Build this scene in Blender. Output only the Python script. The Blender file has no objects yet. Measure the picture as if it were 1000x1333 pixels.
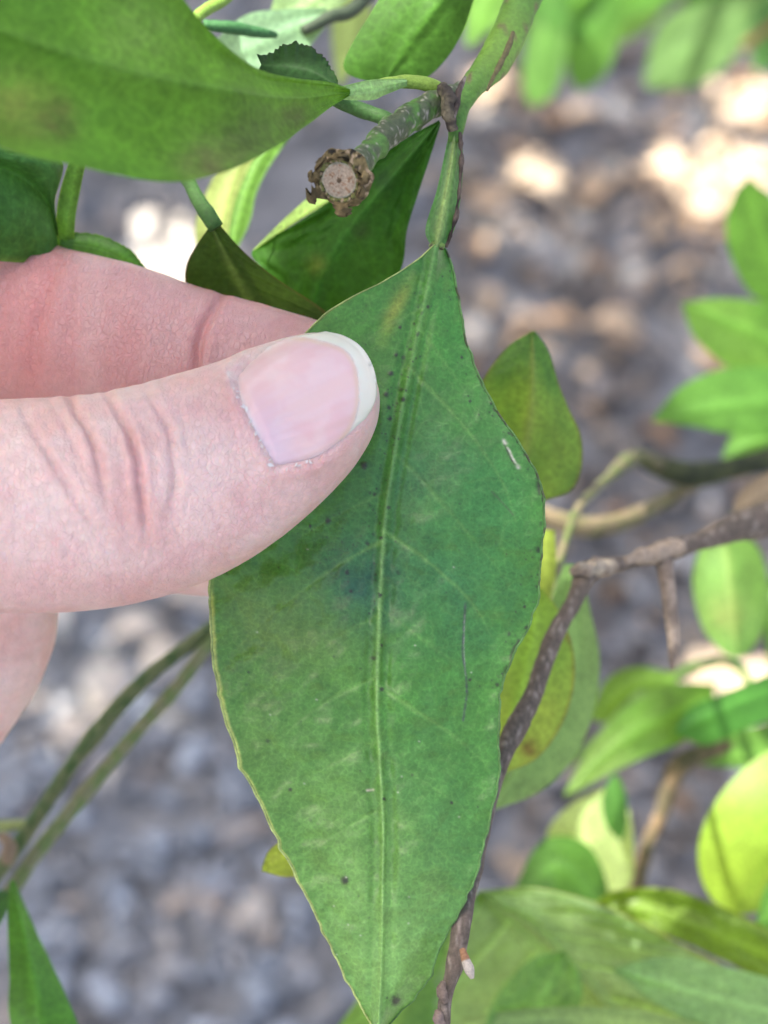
import bpy, bmesh, math, random
import numpy as np
from mathutils import Vector, Matrix
from mathutils.bvhtree import BVHTree

random.seed(7)
rng = np.random.default_rng(7)
scene = bpy.context.scene

# ------------------------------------------------------------------ camera, world, sun, exposure
PITCH = math.radians(50)
D0 = 270.0            # focus distance, mm
S = 0.078             # mm per photo pixel at the focus distance
CAM = np.array([0.0, 0.0, 0.86])
RIGHT = np.array([1.0, 0, 0])
UPV = np.array([0, math.sin(PITCH), math.cos(PITCH)])
BACK = np.array([0, -math.cos(PITCH), math.sin(PITCH)])
RM = np.stack([RIGHT, UPV, BACK], axis=1)

cam_data = bpy.data.cameras.new('camera')
cam = bpy.data.objects.new('camera', cam_data)
scene.collection.objects.link(cam)
cam.location = CAM
cam.rotation_euler = (math.radians(90) - PITCH, 0, 0)
cam_data.sensor_fit = 'HORIZONTAL'
cam_data.sensor_width = 36
cam_data.lens = 36 * D0 / (1000 * S)
cam_data.clip_start = 0.01
cam_data.clip_end = 500
cam_data.dof.use_dof = True
cam_data.dof.focus_distance = 0.266
cam_data.dof.aperture_fstop = cam_data.lens / 3.8
scene.camera = cam

SUN_DIR = np.array([-0.42, 0.22, 0.88]); SUN_DIR /= np.linalg.norm(SUN_DIR)
world = bpy.data.worlds.new('World'); scene.world = world; world.use_nodes = True
wn = world.node_tree
sky = wn.nodes.new('ShaderNodeTexSky'); sky.sky_type = 'NISHITA'; sky.sun_disc = False
sky.sun_elevation = math.asin(SUN_DIR[2])
sky.sun_rotation = math.atan2(SUN_DIR[0], SUN_DIR[1])
sky.air_density = 0.9; sky.dust_density = 6.0; sky.ozone_density = 0.4
bg = wn.nodes['Background']; bg.inputs['Strength'].default_value = 0.15
wn.links.new(sky.outputs[0], bg.inputs['Color'])
sl = bpy.data.lights.new('sun', 'SUN'); sl.energy = 4.5; sl.angle = math.radians(0.5); sl.color = (1.0, 0.95, 0.86)
so = bpy.data.objects.new('sun', sl); scene.collection.objects.link(so)
so.rotation_euler = Vector(SUN_DIR).to_track_quat('Z', 'Y').to_euler()
so.location = (-1, 1, 3)
scene.view_settings.view_transform = 'Standard'
scene.view_settings.look = 'None'
scene.view_settings.gamma = 1
scene.view_settings.use_curve_mapping = False
scene.view_settings.exposure = 1.54
scene.render.engine = 'CYCLES'
scene.cycles.use_denoising = True
scene.cycles.max_bounces = 10
scene.cycles.transmission_bounces = 6
scene.cycles.sample_clamp_indirect = 8

# ------------------------------------------------------------------ coordinates
# the plant and the hand are modelled in millimetres in a frame tilted like the held leaf
def L(px, py, D=D0):
    k = S * D / D0
    return np.array([(px - 500) * k, (666.5 - py) * k, D0 - D])

def to_world(v):
    v = np.asarray(v, float).reshape(-1, 3) / 1000.0
    v = v - np.array([0, 0, D0 / 1000.0])
    return v @ RM.T + CAM

def to_px(v):
    D = D0 - v[:, 2]
    k = S * D / D0
    return np.stack([v[:, 0] / k + 500, 666.5 - v[:, 1] / k], axis=1)

# ------------------------------------------------------------------ numpy noise
def _h(ix, iy, iz, seed):
    n = (ix * 374761393 + iy * 668265263 + iz * 2147483647 + seed * 974711) & 0xFFFFFFFF
    n = ((n ^ (n >> 13)) * 1274126177) & 0xFFFFFFFF
    n = n ^ (n >> 16)
    return (n & 0xFFFF) / 65535.0

def vnoise(p, scale=1.0, seed=0):
    p = np.asarray(p, float) * scale
    if p.shape[1] == 2:
        p = np.concatenate([p, np.zeros((len(p), 1))], axis=1)
    i = np.floor(p).astype(np.int64); f = p - i
    f = f * f * (3 - 2 * f)
    r = 0
    for dx in (0, 1):
        for dy in (0, 1):
            for dz in (0, 1):
                w = (f[:, 0] if dx else 1 - f[:, 0]) * (f[:, 1] if dy else 1 - f[:, 1]) * (f[:, 2] if dz else 1 - f[:, 2])
                r = r + w * _h(i[:, 0] + dx, i[:, 1] + dy, i[:, 2] + dz, seed)
    return r

def fbm(p, scale=1.0, octs=4, seed=0):
    a, t, r = 1.0, 0.0, 0
    for k in range(octs):
        r = r + a * vnoise(p, scale * 2 ** k, seed + k * 17); t += a; a *= 0.5
    return r / t

def sstep(a, b, x):
    t = np.clip((x - a) / (b - a), 0, 1)
    return t * t * (3 - 2 * t)

def poly_dist(p, pts, closed=False):
    """distance of 2-D points to a polyline and the fraction along it"""
    pts = np.array(pts, float)
    if closed: pts = np.vstack([pts, pts[:1]])
    seg = np.linalg.norm(np.diff(pts, axis=0), axis=1); cum = np.concatenate([[0], np.cumsum(seg)])
    best = np.full(len(p), 1e9); tt = np.zeros(len(p))
    for k in range(len(pts) - 1):
        a, b = pts[k], pts[k + 1]; ab = b - a
        t = np.clip(((p - a) @ ab) / (ab @ ab + 1e-12), 0, 1)
        d = np.linalg.norm(p - (a + t[:, None] * ab), axis=1)
        m = d < best
        best[m] = d[m]; tt[m] = (cum[k] + t[m] * seg[k]) / cum[-1]
    return best, tt

def inside(p, pts):
    pts = np.array(pts, float); n = len(pts); r = np.zeros(len(p), bool)
    for k in range(n):
        a, b = pts[k], pts[(k + 1) % n]
        c = ((a[1] > p[:, 1]) != (b[1] > p[:, 1]))
        x = (b[0] - a[0]) * (p[:, 1] - a[1]) / (b[1] - a[1] + 1e-12) + a[0]
        r ^= c & (p[:, 0] < x)
    return r

def spline(pts, n, dense=16):
    """Catmull-Rom through pts, resampled evenly to n points"""
    P = np.array(pts, float)
    if len(P) > 2:
        E = np.vstack([2 * P[0] - P[1], P, 2 * P[-1] - P[-2]])
        out = []
        for k in range(1, len(E) - 2):
            for t in np.linspace(0, 1, dense, endpoint=False):
                a, b, c, d = E[k - 1], E[k], E[k + 1], E[k + 2]
                out.append(0.5 * ((2 * b) + (c - a) * t + (2 * a - 5 * b + 4 * c - d) * t * t + (3 * b - a - 3 * c + d) * t ** 3))
        out.append(P[-1]); P = np.array(out)
    seg = np.linalg.norm(np.diff(P[:, :3] if P.shape[1] >= 3 else P, axis=0), axis=1)
    cum = np.concatenate([[0], np.cumsum(seg)])
    s = np.linspace(0, cum[-1], n)
    return np.stack([np.interp(s, cum, P[:, c]) for c in range(P.shape[1])], axis=1)

# ------------------------------------------------------------------ object helpers
def thing(name, label, cat, base, group=None, kind=None):
    o = bpy.data.objects.new(name, None); scene.collection.objects.link(o)
    o.empty_display_size = 0.01
    o.location = to_world(base)[0] if base is not None else (0, 0, 0)
    o['label'] = label; o['category'] = cat
    if group: o['group'] = group
    if kind: o['kind'] = kind
    return o

ABS = {}
def mesh_obj(name, verts_w, faces, mat, parent=None, col=None, smooth=True, attrs=None):
    """verts in world metres; parent may be a thing or a part"""
    org = np.zeros(3)
    if parent is not None: org = ABS.get(parent.name, np.array(parent.location))
    me = bpy.data.meshes.new(name)
    v = np.asarray(verts_w, float) - org
    me.from_pydata(v.tolist(), [], faces if isinstance(faces, list) else faces.tolist())
    if smooth: me.polygons.foreach_set('use_smooth', [True] * len(me.polygons))
    if col is not None:
        a = me.color_attributes.new('col', 'FLOAT_COLOR', 'POINT')
        c = np.ones((len(v), 4)); c[:, :3] = np.clip(col, 0, 1)
        a.data.foreach_set('color', c.ravel())
    for k, val in (attrs or {}).items():
        a = me.attributes.new(k, 'FLOAT', 'POINT'); a.data.foreach_set('value', np.asarray(val, float))
    me.materials.append(mat); me.update()
    o = bpy.data.objects.new(name, me); scene.collection.objects.link(o)
    if parent is not None: o.parent = parent
    ABS[o.name] = org
    return o

def grid_faces(nu, nv, wrap=False):
    u = np.arange(nu - 1)[:, None]; w = nv if wrap else nv - 1
    v = np.arange(w)[None, :]; v2 = (v + 1) % nv
    a = u * nv + v; b = u * nv + v2; c = (u + 1) * nv + v2; d = (u + 1) * nv + v
    return np.stack([a, b, c, d], axis=-1).reshape(-1, 4)

# ------------------------------------------------------------------ materials
def new_mat(name):
    m = bpy.data.materials.new(name); m.use_nodes = True
    nt = m.node_tree; b = nt.nodes['Principled BSDF']
    return m, nt, b

def N(nt, t, **kw):
    n = nt.nodes.new(t)
    for k, v in kw.items():
        if hasattr(n, k) and not k[0].isupper(): setattr(n, k, v)
        else: n.inputs[k.replace('_', ' ')].default_value = v
    return n

def mm_coords(nt):
    tc = nt.nodes.new('ShaderNodeTexCoord'); mp = nt.nodes.new('ShaderNodeMapping')
    mp.inputs['Scale'].default_value = (1000, 1000, 1000)
    nt.links.new(tc.outputs['Object'], mp.inputs['Vector'])
    return mp.outputs['Vector']

def leaf_material(name, rough=0.42, trans=0.35, bump=0.25, fine=2.2, tint=(1.9, 1.7, 0.5), spec=0.5, mott=0.25):
    m, nt, b = new_mat(name); lk = nt.links.new
    at = N(nt, 'ShaderNodeAttribute', attribute_name='col')
    co = mm_coords(nt)
    n1 = N(nt, 'ShaderNodeTexNoise', Scale=fine, Detail=4.0, Roughness=0.65); lk(co, n1.inputs['Vector'])
    n2 = N(nt, 'ShaderNodeTexNoise', Scale=fine * 0.12, Detail=5.0, Roughness=0.6); lk(co, n2.inputs['Vector'])
    vo = N(nt, 'ShaderNodeTexVoronoi', feature='DISTANCE_TO_EDGE', Scale=fine * 0.42)
    lk(co, vo.inputs['Vector'])
    vr = N(nt, 'ShaderNodeMapRange', From_Min=0.0, From_Max=0.16, To_Min=1.0, To_Max=0.0); lk(vo.outputs['Distance'], vr.inputs['Value'])
    mr = N(nt, 'ShaderNodeMapRange', From_Min=0.3, From_Max=0.7, To_Min=1 - mott, To_Max=1 + mott); lk(n1.outputs['Fac'], mr.inputs['Value'])
    mr2 = N(nt, 'ShaderNodeMapRange', From_Min=0.3, From_Max=0.7, To_Min=0.85, To_Max=1.18); lk(n2.outputs['Fac'], mr2.inputs['Value'])
    mu = N(nt, 'ShaderNodeMath', operation='MULTIPLY'); lk(mr.outputs[0], mu.inputs[0]); lk(mr2.outputs[0], mu.inputs[1])
    vm = N(nt, 'ShaderNodeVectorMath', operation='SCALE'); lk(at.outputs['Color'], vm.inputs[0]); lk(mu.outputs[0], vm.inputs['Scale'])
    vein = N(nt, 'ShaderNodeMix', data_type='RGBA', blend_type='ADD'); vein.inputs[0].default_value = 1
    vs = N(nt, 'ShaderNodeMath', operation='MULTIPLY'); vs.inputs[1].default_value = 0.16; lk(vr.outputs[0], vs.inputs[0])
    lk(vs.outputs[0], vein.inputs[0]); lk(vm.outputs[0], vein.inputs[6]); lk(vm.outputs[0], vein.inputs[7])
    lk(vein.outputs[2], b.inputs['Base Color'])
    b.inputs['Roughness'].default_value = rough
    b.inputs['Specular IOR Level'].default_value = spec
    hm = N(nt, 'ShaderNodeMath', operation='MULTIPLY_ADD'); lk(vr.outputs[0], hm.inputs[0]); hm.inputs[1].default_value = -0.35; lk(n1.outputs['Fac'], hm.inputs[2])
    bp = N(nt, 'ShaderNodeBump', Strength=bump, Distance=0.00012); lk(hm.outputs[0], bp.inputs['Height']); lk(bp.outputs[0], b.inputs['Normal'])
    tr = N(nt, 'ShaderNodeBsdfTranslucent')
    tm = N(nt, 'ShaderNodeVectorMath', operation='MULTIPLY'); tm.inputs[1].default_value = tint
    lk(vein.outputs[2], tm.inputs[0]); lk(tm.outputs[0], tr.inputs['Color'])
    mx = N(nt, 'ShaderNodeMixShader'); mx.inputs[0].default_value = trans
    out = nt.nodes['Material Output']
    lk(b.outputs[0], mx.inputs[1]); lk(tr.outputs[0], mx.inputs[2]); lk(mx.outputs[0], out.inputs['Surface'])
    return m

M_HELD = leaf_material('held_leaf_skin', rough=0.34, trans=0.20, bump=0.22, fine=3.2, spec=0.5, mott=0.16)
M_LEAF = leaf_material('citrus_leaf', rough=0.38, trans=0.32, bump=0.25, fine=2.0, spec=0.45)
M_NEAR = leaf_material('near_leaf', rough=0.55, trans=0.25, bump=0.15, fine=1.5, spec=0.18, mott=0.2)
M_LEAF_PALE = leaf_material('citrus_leaf_thin', rough=0.45, trans=0.48, bump=0.3, fine=1.6, tint=(1.75, 1.6, 0.5))

def bark_material(name, rough=0.75, bump=0.6, scale=2.5, mott=0.35, spec=0.3, sss=0):
    m, nt, b = new_mat(name); lk = nt.links.new
    at = N(nt, 'ShaderNodeAttribute', attribute_name='col'); co = mm_coords(nt)
    n1 = N(nt, 'ShaderNodeTexNoise', Scale=scale, Detail=5.0, Roughness=0.7); lk(co, n1.inputs['Vector'])
    mr = N(nt, 'ShaderNodeMapRange', From_Min=0.3, From_Max=0.7, To_Min=1 - mott, To_Max=1 + mott); lk(n1.outputs['Fac'], mr.inputs['Value'])
    vm = N(nt, 'ShaderNodeVectorMath', operation='SCALE'); lk(at.outputs['Color'], vm.inputs[0]); lk(mr.outputs[0], vm.inputs['Scale'])
    lk(vm.outputs[0], b.inputs['Base Color'])
    b.inputs['Roughness'].default_value = rough; b.inputs['Specular IOR Level'].default_value = spec
    bp = N(nt, 'ShaderNodeBump', Strength=bump, Distance=0.0003); lk(n1.outputs['Fac'], bp.inputs['Height']); lk(bp.outputs[0], b.inputs['Normal'])
    return m
M_STEM = bark_material('green_stem', rough=0.5, bump=0.5, scale=2.2, mott=0.3, spec=0.32)
M_BARK = bark_material('twig_bark', rough=0.8, bump=0.9, scale=2.0)
M_WOOD = bark_material('cut_wood', rough=0.85, bump=0.8, scale=4.0, mott=0.3)

# ------------------------------------------------------------------ generic leaf
def lin(c):   # sRGB 0-255 -> linear
    c = np.array(c, float) / 255
    return np.where(c < 0.04045, c / 12.92, ((c + 0.055) / 1.055) ** 2.4)

def leaf(parent, mid, left, right, color, D=D0, dl=0.0, dr=0.0, bulge=0.0, color2=None, nu=70, nv=22, mat=None, name='leaf',
         rib=0.14, veins=9, vein_col=1.14, rag=0.0, label=None, spots=None, rim=None, ribcol=None, wave=0.0, seed=None):
    """blade between two drawn margins; D along the midrib (number or one per mid point), dl / dr depth of the margins relative to it (mm)"""
    seed = random.randint(0, 9999) if seed is None else seed
    Dm = [D] * len(mid) if np.isscalar(D) else list(D)
    m2 = spline([(x, y, d) for (x, y), d in zip(mid, Dm)], nu)
    l2 = spline([(x, y) for x, y in left], nu); r2 = spline([(x, y) for x, y in right], nu)
    us = np.linspace(0, 1, nu)
    if rag:
        q = np.stack([us * 40, us * 0], 1)
        nl = (fbm(q, 1, 3, seed) - .5) * rag * 2; nr = (fbm(q, 1, 3, seed + 5) - .5) * rag * 2
        for e, nn in ((l2, nl), (r2, nr)):
            t = np.gradient(e, axis=0); t /= np.linalg.norm(t, axis=1)[:, None] + 1e-9
            e += np.stack([-t[:, 1], t[:, 0]], 1) * (nn * np.sin(np.pi * us) ** .3)[:, None]
    vs = np.linspace(-1, 1, 2 * nv + 1)
    V = []; U_, V_ = [], []
    for i in range(nu):
        env = math.sin(math.pi * us[i]) ** 0.7
        for v in vs:
            e = l2[i] if v < 0 else r2[i]; a = abs(v)
            p = m2[i, :2] * (1 - a) + e * a
            d = m2[i, 2] + env * ((dl if v < 0 else dr) * a ** 1.4 - bulge * 4 * a * (1 - a)) 
            V.append((p[0], p[1], d)); U_.append(us[i]); V_.append(v)
    V = np.array(V); U_ = np.array(U_); V_ = np.array(V_)
    # relief
    A = np.abs(V_)
    q = np.stack([U_ * 6, V_ * 2.2], 1)
    V[:, 2] += (fbm(q, 1.0, 3, seed) - .5) * wave * (0.2 + A)
    mw = np.mean(np.linalg.norm(r2 - l2, axis=1)) / 2 * S
    dmid = A * mw
    V[:, 2] -= rib * np.exp(-(dmid / 0.5) ** 2) - rib * 0.6 * np.exp(-((dmid - 0.9) / 0.5) ** 2)
    ph = (U_ * veins - A * 1.15 - 0.25 * A * A + 0.3 * (V_ > 0)) % 1.0
    vd = np.minimum(ph, 1 - ph); vv = np.exp(-(vd / 0.055) ** 2) * sstep(0, .1, A) * (1 - sstep(.8, 1, A))
    V[:, 2] += 0.12 * rib / 0.25 * vv
    pos = np.stack([(V[:, 0] - 500) * S * V[:, 2] / D0, (666.5 - V[:, 1]) * S * V[:, 2] / D0, D0 - V[:, 2]], 1)
    # colour
    c = np.tile(np.array(color, float), (len(V), 1))
    if color2 is not None:
        t = sstep(.3, .7, 0.5 * fbm(q, .7, 3, seed + 3) + 0.5 * U_)
        c = c * (1 - t[:, None]) + np.array(color2) * t[:, None]
    mot = 0.75 + 0.5 * fbm(pos, 0.35, 4, seed + 8)
    c = c * mot[:, None]
    c = c * (1 + (vein_col - 1) * (vv * .6)[:, None])
    rc = np.array(ribcol if ribcol is not None else np.array(color) * vein_col * 1.25)
    rb = np.exp(-(dmid / 0.35) ** 2)[:, None] * .8; c = c * (1 - rb) + rc * rb
    if rim is not None:
        rr = (sstep(.93, .99, A) * (.6 + .4 * vnoise(pos, 1.2, seed)))[:, None]; c = c * (1 - rr) + np.array(rim) * rr
    if spots:
        px = V[:, :2]
        for (sx, sy, r, sc, amt) in spots:
            d = np.hypot(px[:, 0] - sx, px[:, 1] - sy) / r
            t = (amt * np.exp(-d ** 2) * (.4 + 1.2 * fbm(pos, 1.1, 3, seed + 2)))[:, None].clip(0, 1)
            c = c * (1 - t) + np.array(sc) * t
    nvv = 2 * nv + 1
    o = mesh_obj(name, to_world(pos), grid_faces(nu, nvv), mat or M_LEAF, parent, col=c)
    if label: o['label'] = label
    return o

def tube(parent, name, pts, color, mat=None, n=60, k=14, lump=0.06, flat=None, color2=None, seed=None, cap=True, colf=None, label=None, nodes=()):
    """pts = (px, py, D, diameter px); flat = ratio of depth to width"""
    seed = random.randint(0, 9999) if seed is None else seed
    P = []
    for (x, y, D, w) in pts:
        p = L(x, y, D); P.append((p[0], p[1], p[2], w / 2 * S * D / D0))
    P = spline(P, n)
    T = np.gradient(P[:, :3], axis=0); T /= np.linalg.norm(T, axis=1)[:, None]
    Zv = np.array([0, 0, 1.0]); A = np.cross(T, Zv); ln = np.linalg.norm(A, axis=1)[:, None]
    A = np.where(ln > 0.05, A / (ln + 1e-9), np.array([[1.0, 0, 0]])); B = np.cross(A, T)
    an = np.linspace(0, 2 * np.pi, k, endpoint=False)
    fl = 1.0 if flat is None else flat
    ring = P[:, None, :3] + P[:, 3][:, None, None] * (np.cos(an)[None, :, None] * A[:, None] + fl * np.sin(an)[None, :, None] * B[:, None])
    V = ring.reshape(-1, 3)
    C = np.repeat(P[:, :3], k, axis=0); R = np.repeat(P[:, 3], k)
    nz = fbm(V, 0.9, 4, seed) - .5
    V = C + (V - C) * (1 + lump * 4 * nz * np.clip(1.2 / np.maximum(R, .3), .3, 1.5))[:, None]
    us = np.repeat(np.linspace(0, 1, n), k)
    for (nu_, amt, wd) in nodes:
        V = C + (V - C) * (1 + amt * np.exp(-((us - nu_) / wd) ** 2))[:, None]
    F = grid_faces(n, k, wrap=True).tolist()
    if cap:
        F.append(list(range(k))[::-1]); F.append([(n - 1) * k + i for i in range(k)])
    c = np.tile(np.array(color, float), (len(V), 1))
    if color2 is not None:
        t = sstep(.42, .6, fbm(V, 0.7, 4, seed + 9))[:, None]; c = c * (1 - t) + np.array(color2) * t
    if colf is not None: c = colf(c, us, V)
    o = mesh_obj(name, to_world(V), F, mat or M_STEM, parent, col=c)
    if label: o['label'] = label
    return o

# ================================================================== GROUND
def ground():
    m, nt, b = new_mat('soil'); lk = nt.links.new
    tc = N(nt, 'ShaderNodeTexCoord')
    n1 = N(nt, 'ShaderNodeTexNoise', Scale=40.0, Detail=6.0, Roughness=0.7); lk(tc.outputs['Object'], n1.inputs['Vector'])
    cr = N(nt, 'ShaderNodeValToRGB'); e = cr.color_ramp.elements
    e[0].position = .35; e[0].color = (.10, .10, .105, 1); e[1].position = .7; e[1].color = (.28, .275, .28, 1)
    lk(n1.outputs['Fac'], cr.inputs[0]); lk(cr.outputs[0], b.inputs['Base Color']); b.inputs['Roughness'].default_value = .95
    bp = N(nt, 'ShaderNodeBump', Strength=.6, Distance=.004); lk(n1.outputs['Fac'], bp.inputs['Height']); lk(bp.outputs[0], b.inputs['Normal'])
    xs = np.concatenate([[-60, -20, -6, -2.5], np.linspace(-1.2, 1.2, 170), [2.5, 6, 20, 60]])
    ys = np.concatenate([[-60, -20, -6, -2], np.linspace(-.6, 2.0, 190), [3, 6, 20, 60]])
    X, Y = np.meshgrid(xs, ys, indexing='ij')
    p = np.stack([X.ravel(), Y.ravel()], 1)
    z = (fbm(p, 6, 4, 3) - .5) * .05 + (fbm(p, 45, 3, 5) - .5) * .012
    z *= np.exp(-(np.linalg.norm(p, axis=1) / 12) ** 2)
    V = np.column_stack([p, z - .01])
    o = mesh_obj('ground', V, grid_faces(len(xs), len(ys)), m); o['kind'] = 'structure'; o['label'] = 'bare grey soil under the citrus tree'
    def hz(x, y):
        q = np.array([[x, y]]); return ((fbm(q, 6, 4, 3) - .5) * .05 + (fbm(q, 45, 3, 5) - .5) * .012)[0] - .01
    return hz
ground_z = ground()

# sun fleck targets, gaps in the unseen foliage are aimed at them: (px, py, distance, radius mm)
def ground_pt(px, py):
    d = to_world(L(px, py, D0))[0] - CAM; t = (0.0 - CAM[2]) / d[2]; return CAM + d * t
FLECKS = []
fr_ = np.random.default_rng(11)
for (x, y, r) in [(980, 195, 21), (925, 235, 9), (895, 208, 11), (965, 108, 12), (1000, 112, 9), (955, 872, 12), (980, 910, 10), (222, 305, 19), (212, 345, 13), (700, 230, 6), (640, 110, 5)]:
    if r: FLECKS.append((ground_pt(x, y), max(.007, r * 1.15 / 1000)))
NG = len(FLECKS)
for _ in range(50):
    FLECKS.append((ground_pt(fr_.uniform(600, 1010), 100 + 420 * fr_.random() ** 1.3), fr_.uniform(.0018, .0044)))
for _ in range(10):
    FLECKS.append((ground_pt(fr_.uniform(0, 270), fr_.uniform(800, 1000)), fr_.uniform(.0020, .0036)))
# pale dry leaves lying in the shade
DRY = [ground_pt(x, y) for x, y in [(692, 230), (700, 226), (97, 950), (85, 960), (545, 228), (680, 425), (690, 432), (830, 228), (850, 232), (885, 372), (800, 430), (240, 800), (270, 795), (5, 905), (665, 205), (820, 445), (640, 400), (770, 235), (325, 1205), (640, 250), (180, 830), (150, 900), (215, 860), (760, 145)] for _ in range(2)]
for (x, y, D, r) in [(795, 1132, 384, 7), (745, 1075, 384, 5), (960, 1090, 370, 16), (990, 1160, 370, 8), (830, 1210, 356, 5), (870, 1195, 356, 3), (860, 1292, 345, 6), (930, 1290, 345, 6), (770, 1250, 345, 5), (690, 1290, 345, 5), (720, 1200, 347, 4), (980, 1320, 345, 6), (600, 1310, 346, 4), (392, 279, 293, 2.2), (358, 304, 292, 2.2), (300, 240, 325, 7),
                     (700, 840, 307, 7), (885, 70, 600, 16), (770, 80, 580, 8), (705, 80, 570, 10), (980, 320, 424, 8), (960, 440, 422, 10), (960, 520, 416, 5), (780, 682, 386, 6), (850, 664, 392, 4), (935, 770, 392, 6), (970, 730, 392, 4),
                     (790, 930, 394, 5), (480, 108, 267, 2.0), (640, 0, 480, 10), (400, 20, 314, 4), (950, 900, 392, 5)]:
    FLECKS.append((to_world(L(x, y, D))[0], r / 1000))

def litter():
    m = bark_material('litter', rough=.85, bump=.6, scale=.4, mott=.25, spec=.25)
    def scatter(name, count, fn, cols, label, cat, area=(-.75, .75, .1, 1.45)):
        V, F, C = [], [], []
        x = rng.uniform(area[0], area[1], count); y = rng.uniform(area[2], area[3], count)
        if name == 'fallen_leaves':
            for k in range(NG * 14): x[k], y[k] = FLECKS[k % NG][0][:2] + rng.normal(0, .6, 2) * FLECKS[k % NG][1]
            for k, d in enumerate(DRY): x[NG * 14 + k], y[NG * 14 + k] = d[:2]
        q = np.stack([x, y], 1)
        z = (fbm(q, 6, 4, 3) - .5) * .05 + (fbm(q, 45, 3, 5) - .5) * .012 - .01
        for i in range(count):
            v, f = fn(); yaw = rng.uniform(0, 6.283); tilt = rng.normal(0, .3, 2)
            R = Matrix.Rotation(yaw, 3, 'Z') @ Matrix.Rotation(tilt[0], 3, 'X') @ Matrix.Rotation(tilt[1], 3, 'Y')
            v = v @ np.array(R).T + [x[i], y[i], z[i] + .004]
            k = len(V) and sum(1 for _ in ()) or 0
            base = scatter.n
            V.append(v); F += [[a + base for a in g] for g in f]; scatter.n += len(v)
            w = cols[rng.integers(len(cols))]; c = np.array(w) * rng.uniform(.35, 1.45)
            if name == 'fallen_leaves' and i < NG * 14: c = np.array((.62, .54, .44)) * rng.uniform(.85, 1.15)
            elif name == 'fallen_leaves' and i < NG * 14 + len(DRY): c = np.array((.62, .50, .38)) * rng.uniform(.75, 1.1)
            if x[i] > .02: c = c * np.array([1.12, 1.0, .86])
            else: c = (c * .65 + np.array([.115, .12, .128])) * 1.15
            C.append(np.tile(c, (len(v), 1)))
        o = mesh_obj(name, np.vstack(V), F, m, col=np.vstack(C), smooth=False)
        o['kind'] = 'stuff'; o['label'] = label; o['category'] = cat
    def chip():
        l = rng.uniform(.004, .016); w = rng.uniform(.002, .006); t = rng.uniform(.001, .003)
        v = np.array([(sx * l / 2 * (1 - .25 * (sz > 0)), sy * w / 2 * (1 - .3 * (sz > 0)), sz * t / 2) for sx in (-1, 1) for sy in (-1, 1) for sz in (-1, 1)]) 
        v = v + rng.normal(0, .0008, v.shape)
        return v, [[0, 1, 3, 2], [4, 6, 7, 5], [0, 4, 5, 1], [2, 3, 7, 6], [0, 2, 6, 4], [1, 5, 7, 3]]
    def dleaf():
        l = rng.uniform(.010, .026); w = l * rng.uniform(.3, .5); cu = rng.uniform(-.006, .010)
        us = np.linspace(0, 1, 6); v = []
        for u in us:
            h = w / 2 * math.sin(math.pi * (.04 + .92 * u)) ** .8
            z = cu * 4 * u * (1 - u)
            v += [((u - .5) * l, -h, z + h * .35), ((u - .5) * l, 0, z), ((u - .5) * l, h, z + h * .35)]
        return np.array(v), grid_faces(6, 3).tolist()
    def stone():
        r = rng.uniform(.002, .006); bm = bmesh.new(); bmesh.ops.create_icosphere(bm, subdivisions=1, radius=r)
        v = np.array([x.co for x in bm.verts]); f = [[q.index for q in g.verts] for g in bm.faces]; bm.free()
        return v * [1, rng.uniform(.6, 1), .6] + rng.normal(0, r * .1, v.shape), f
    scatter.n = 0
    scatter('wood_chips', 19000, chip, [(.19, .185, .195), (.24, .235, .24), (.12, .115, .12), (.30, .28, .27), (.34, .28, .22), (.07, .066, .07), (.20, .20, .22)], 'grey weathered wood chips scattered over the soil', 'wood chips')
    scatter.n = 0
    scatter('pebbles', 6500, stone, [(.25, .27, .31), (.16, .175, .20), (.38, .41, .46)], 'small grey pebbles lying among the chips on the ground', 'pebbles', area=(-.75, .35, .1, .75))
    scatter.n = 0
    scatter('fallen_leaves', 2000, dleaf, [(.38, .27, .18), (.50, .38, .27), (.26, .18, .12), (.56, .48, .38), (.18, .13, .10)], 'dry tan fallen leaves littering the ground', 'fallen leaves')
litter()

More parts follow.
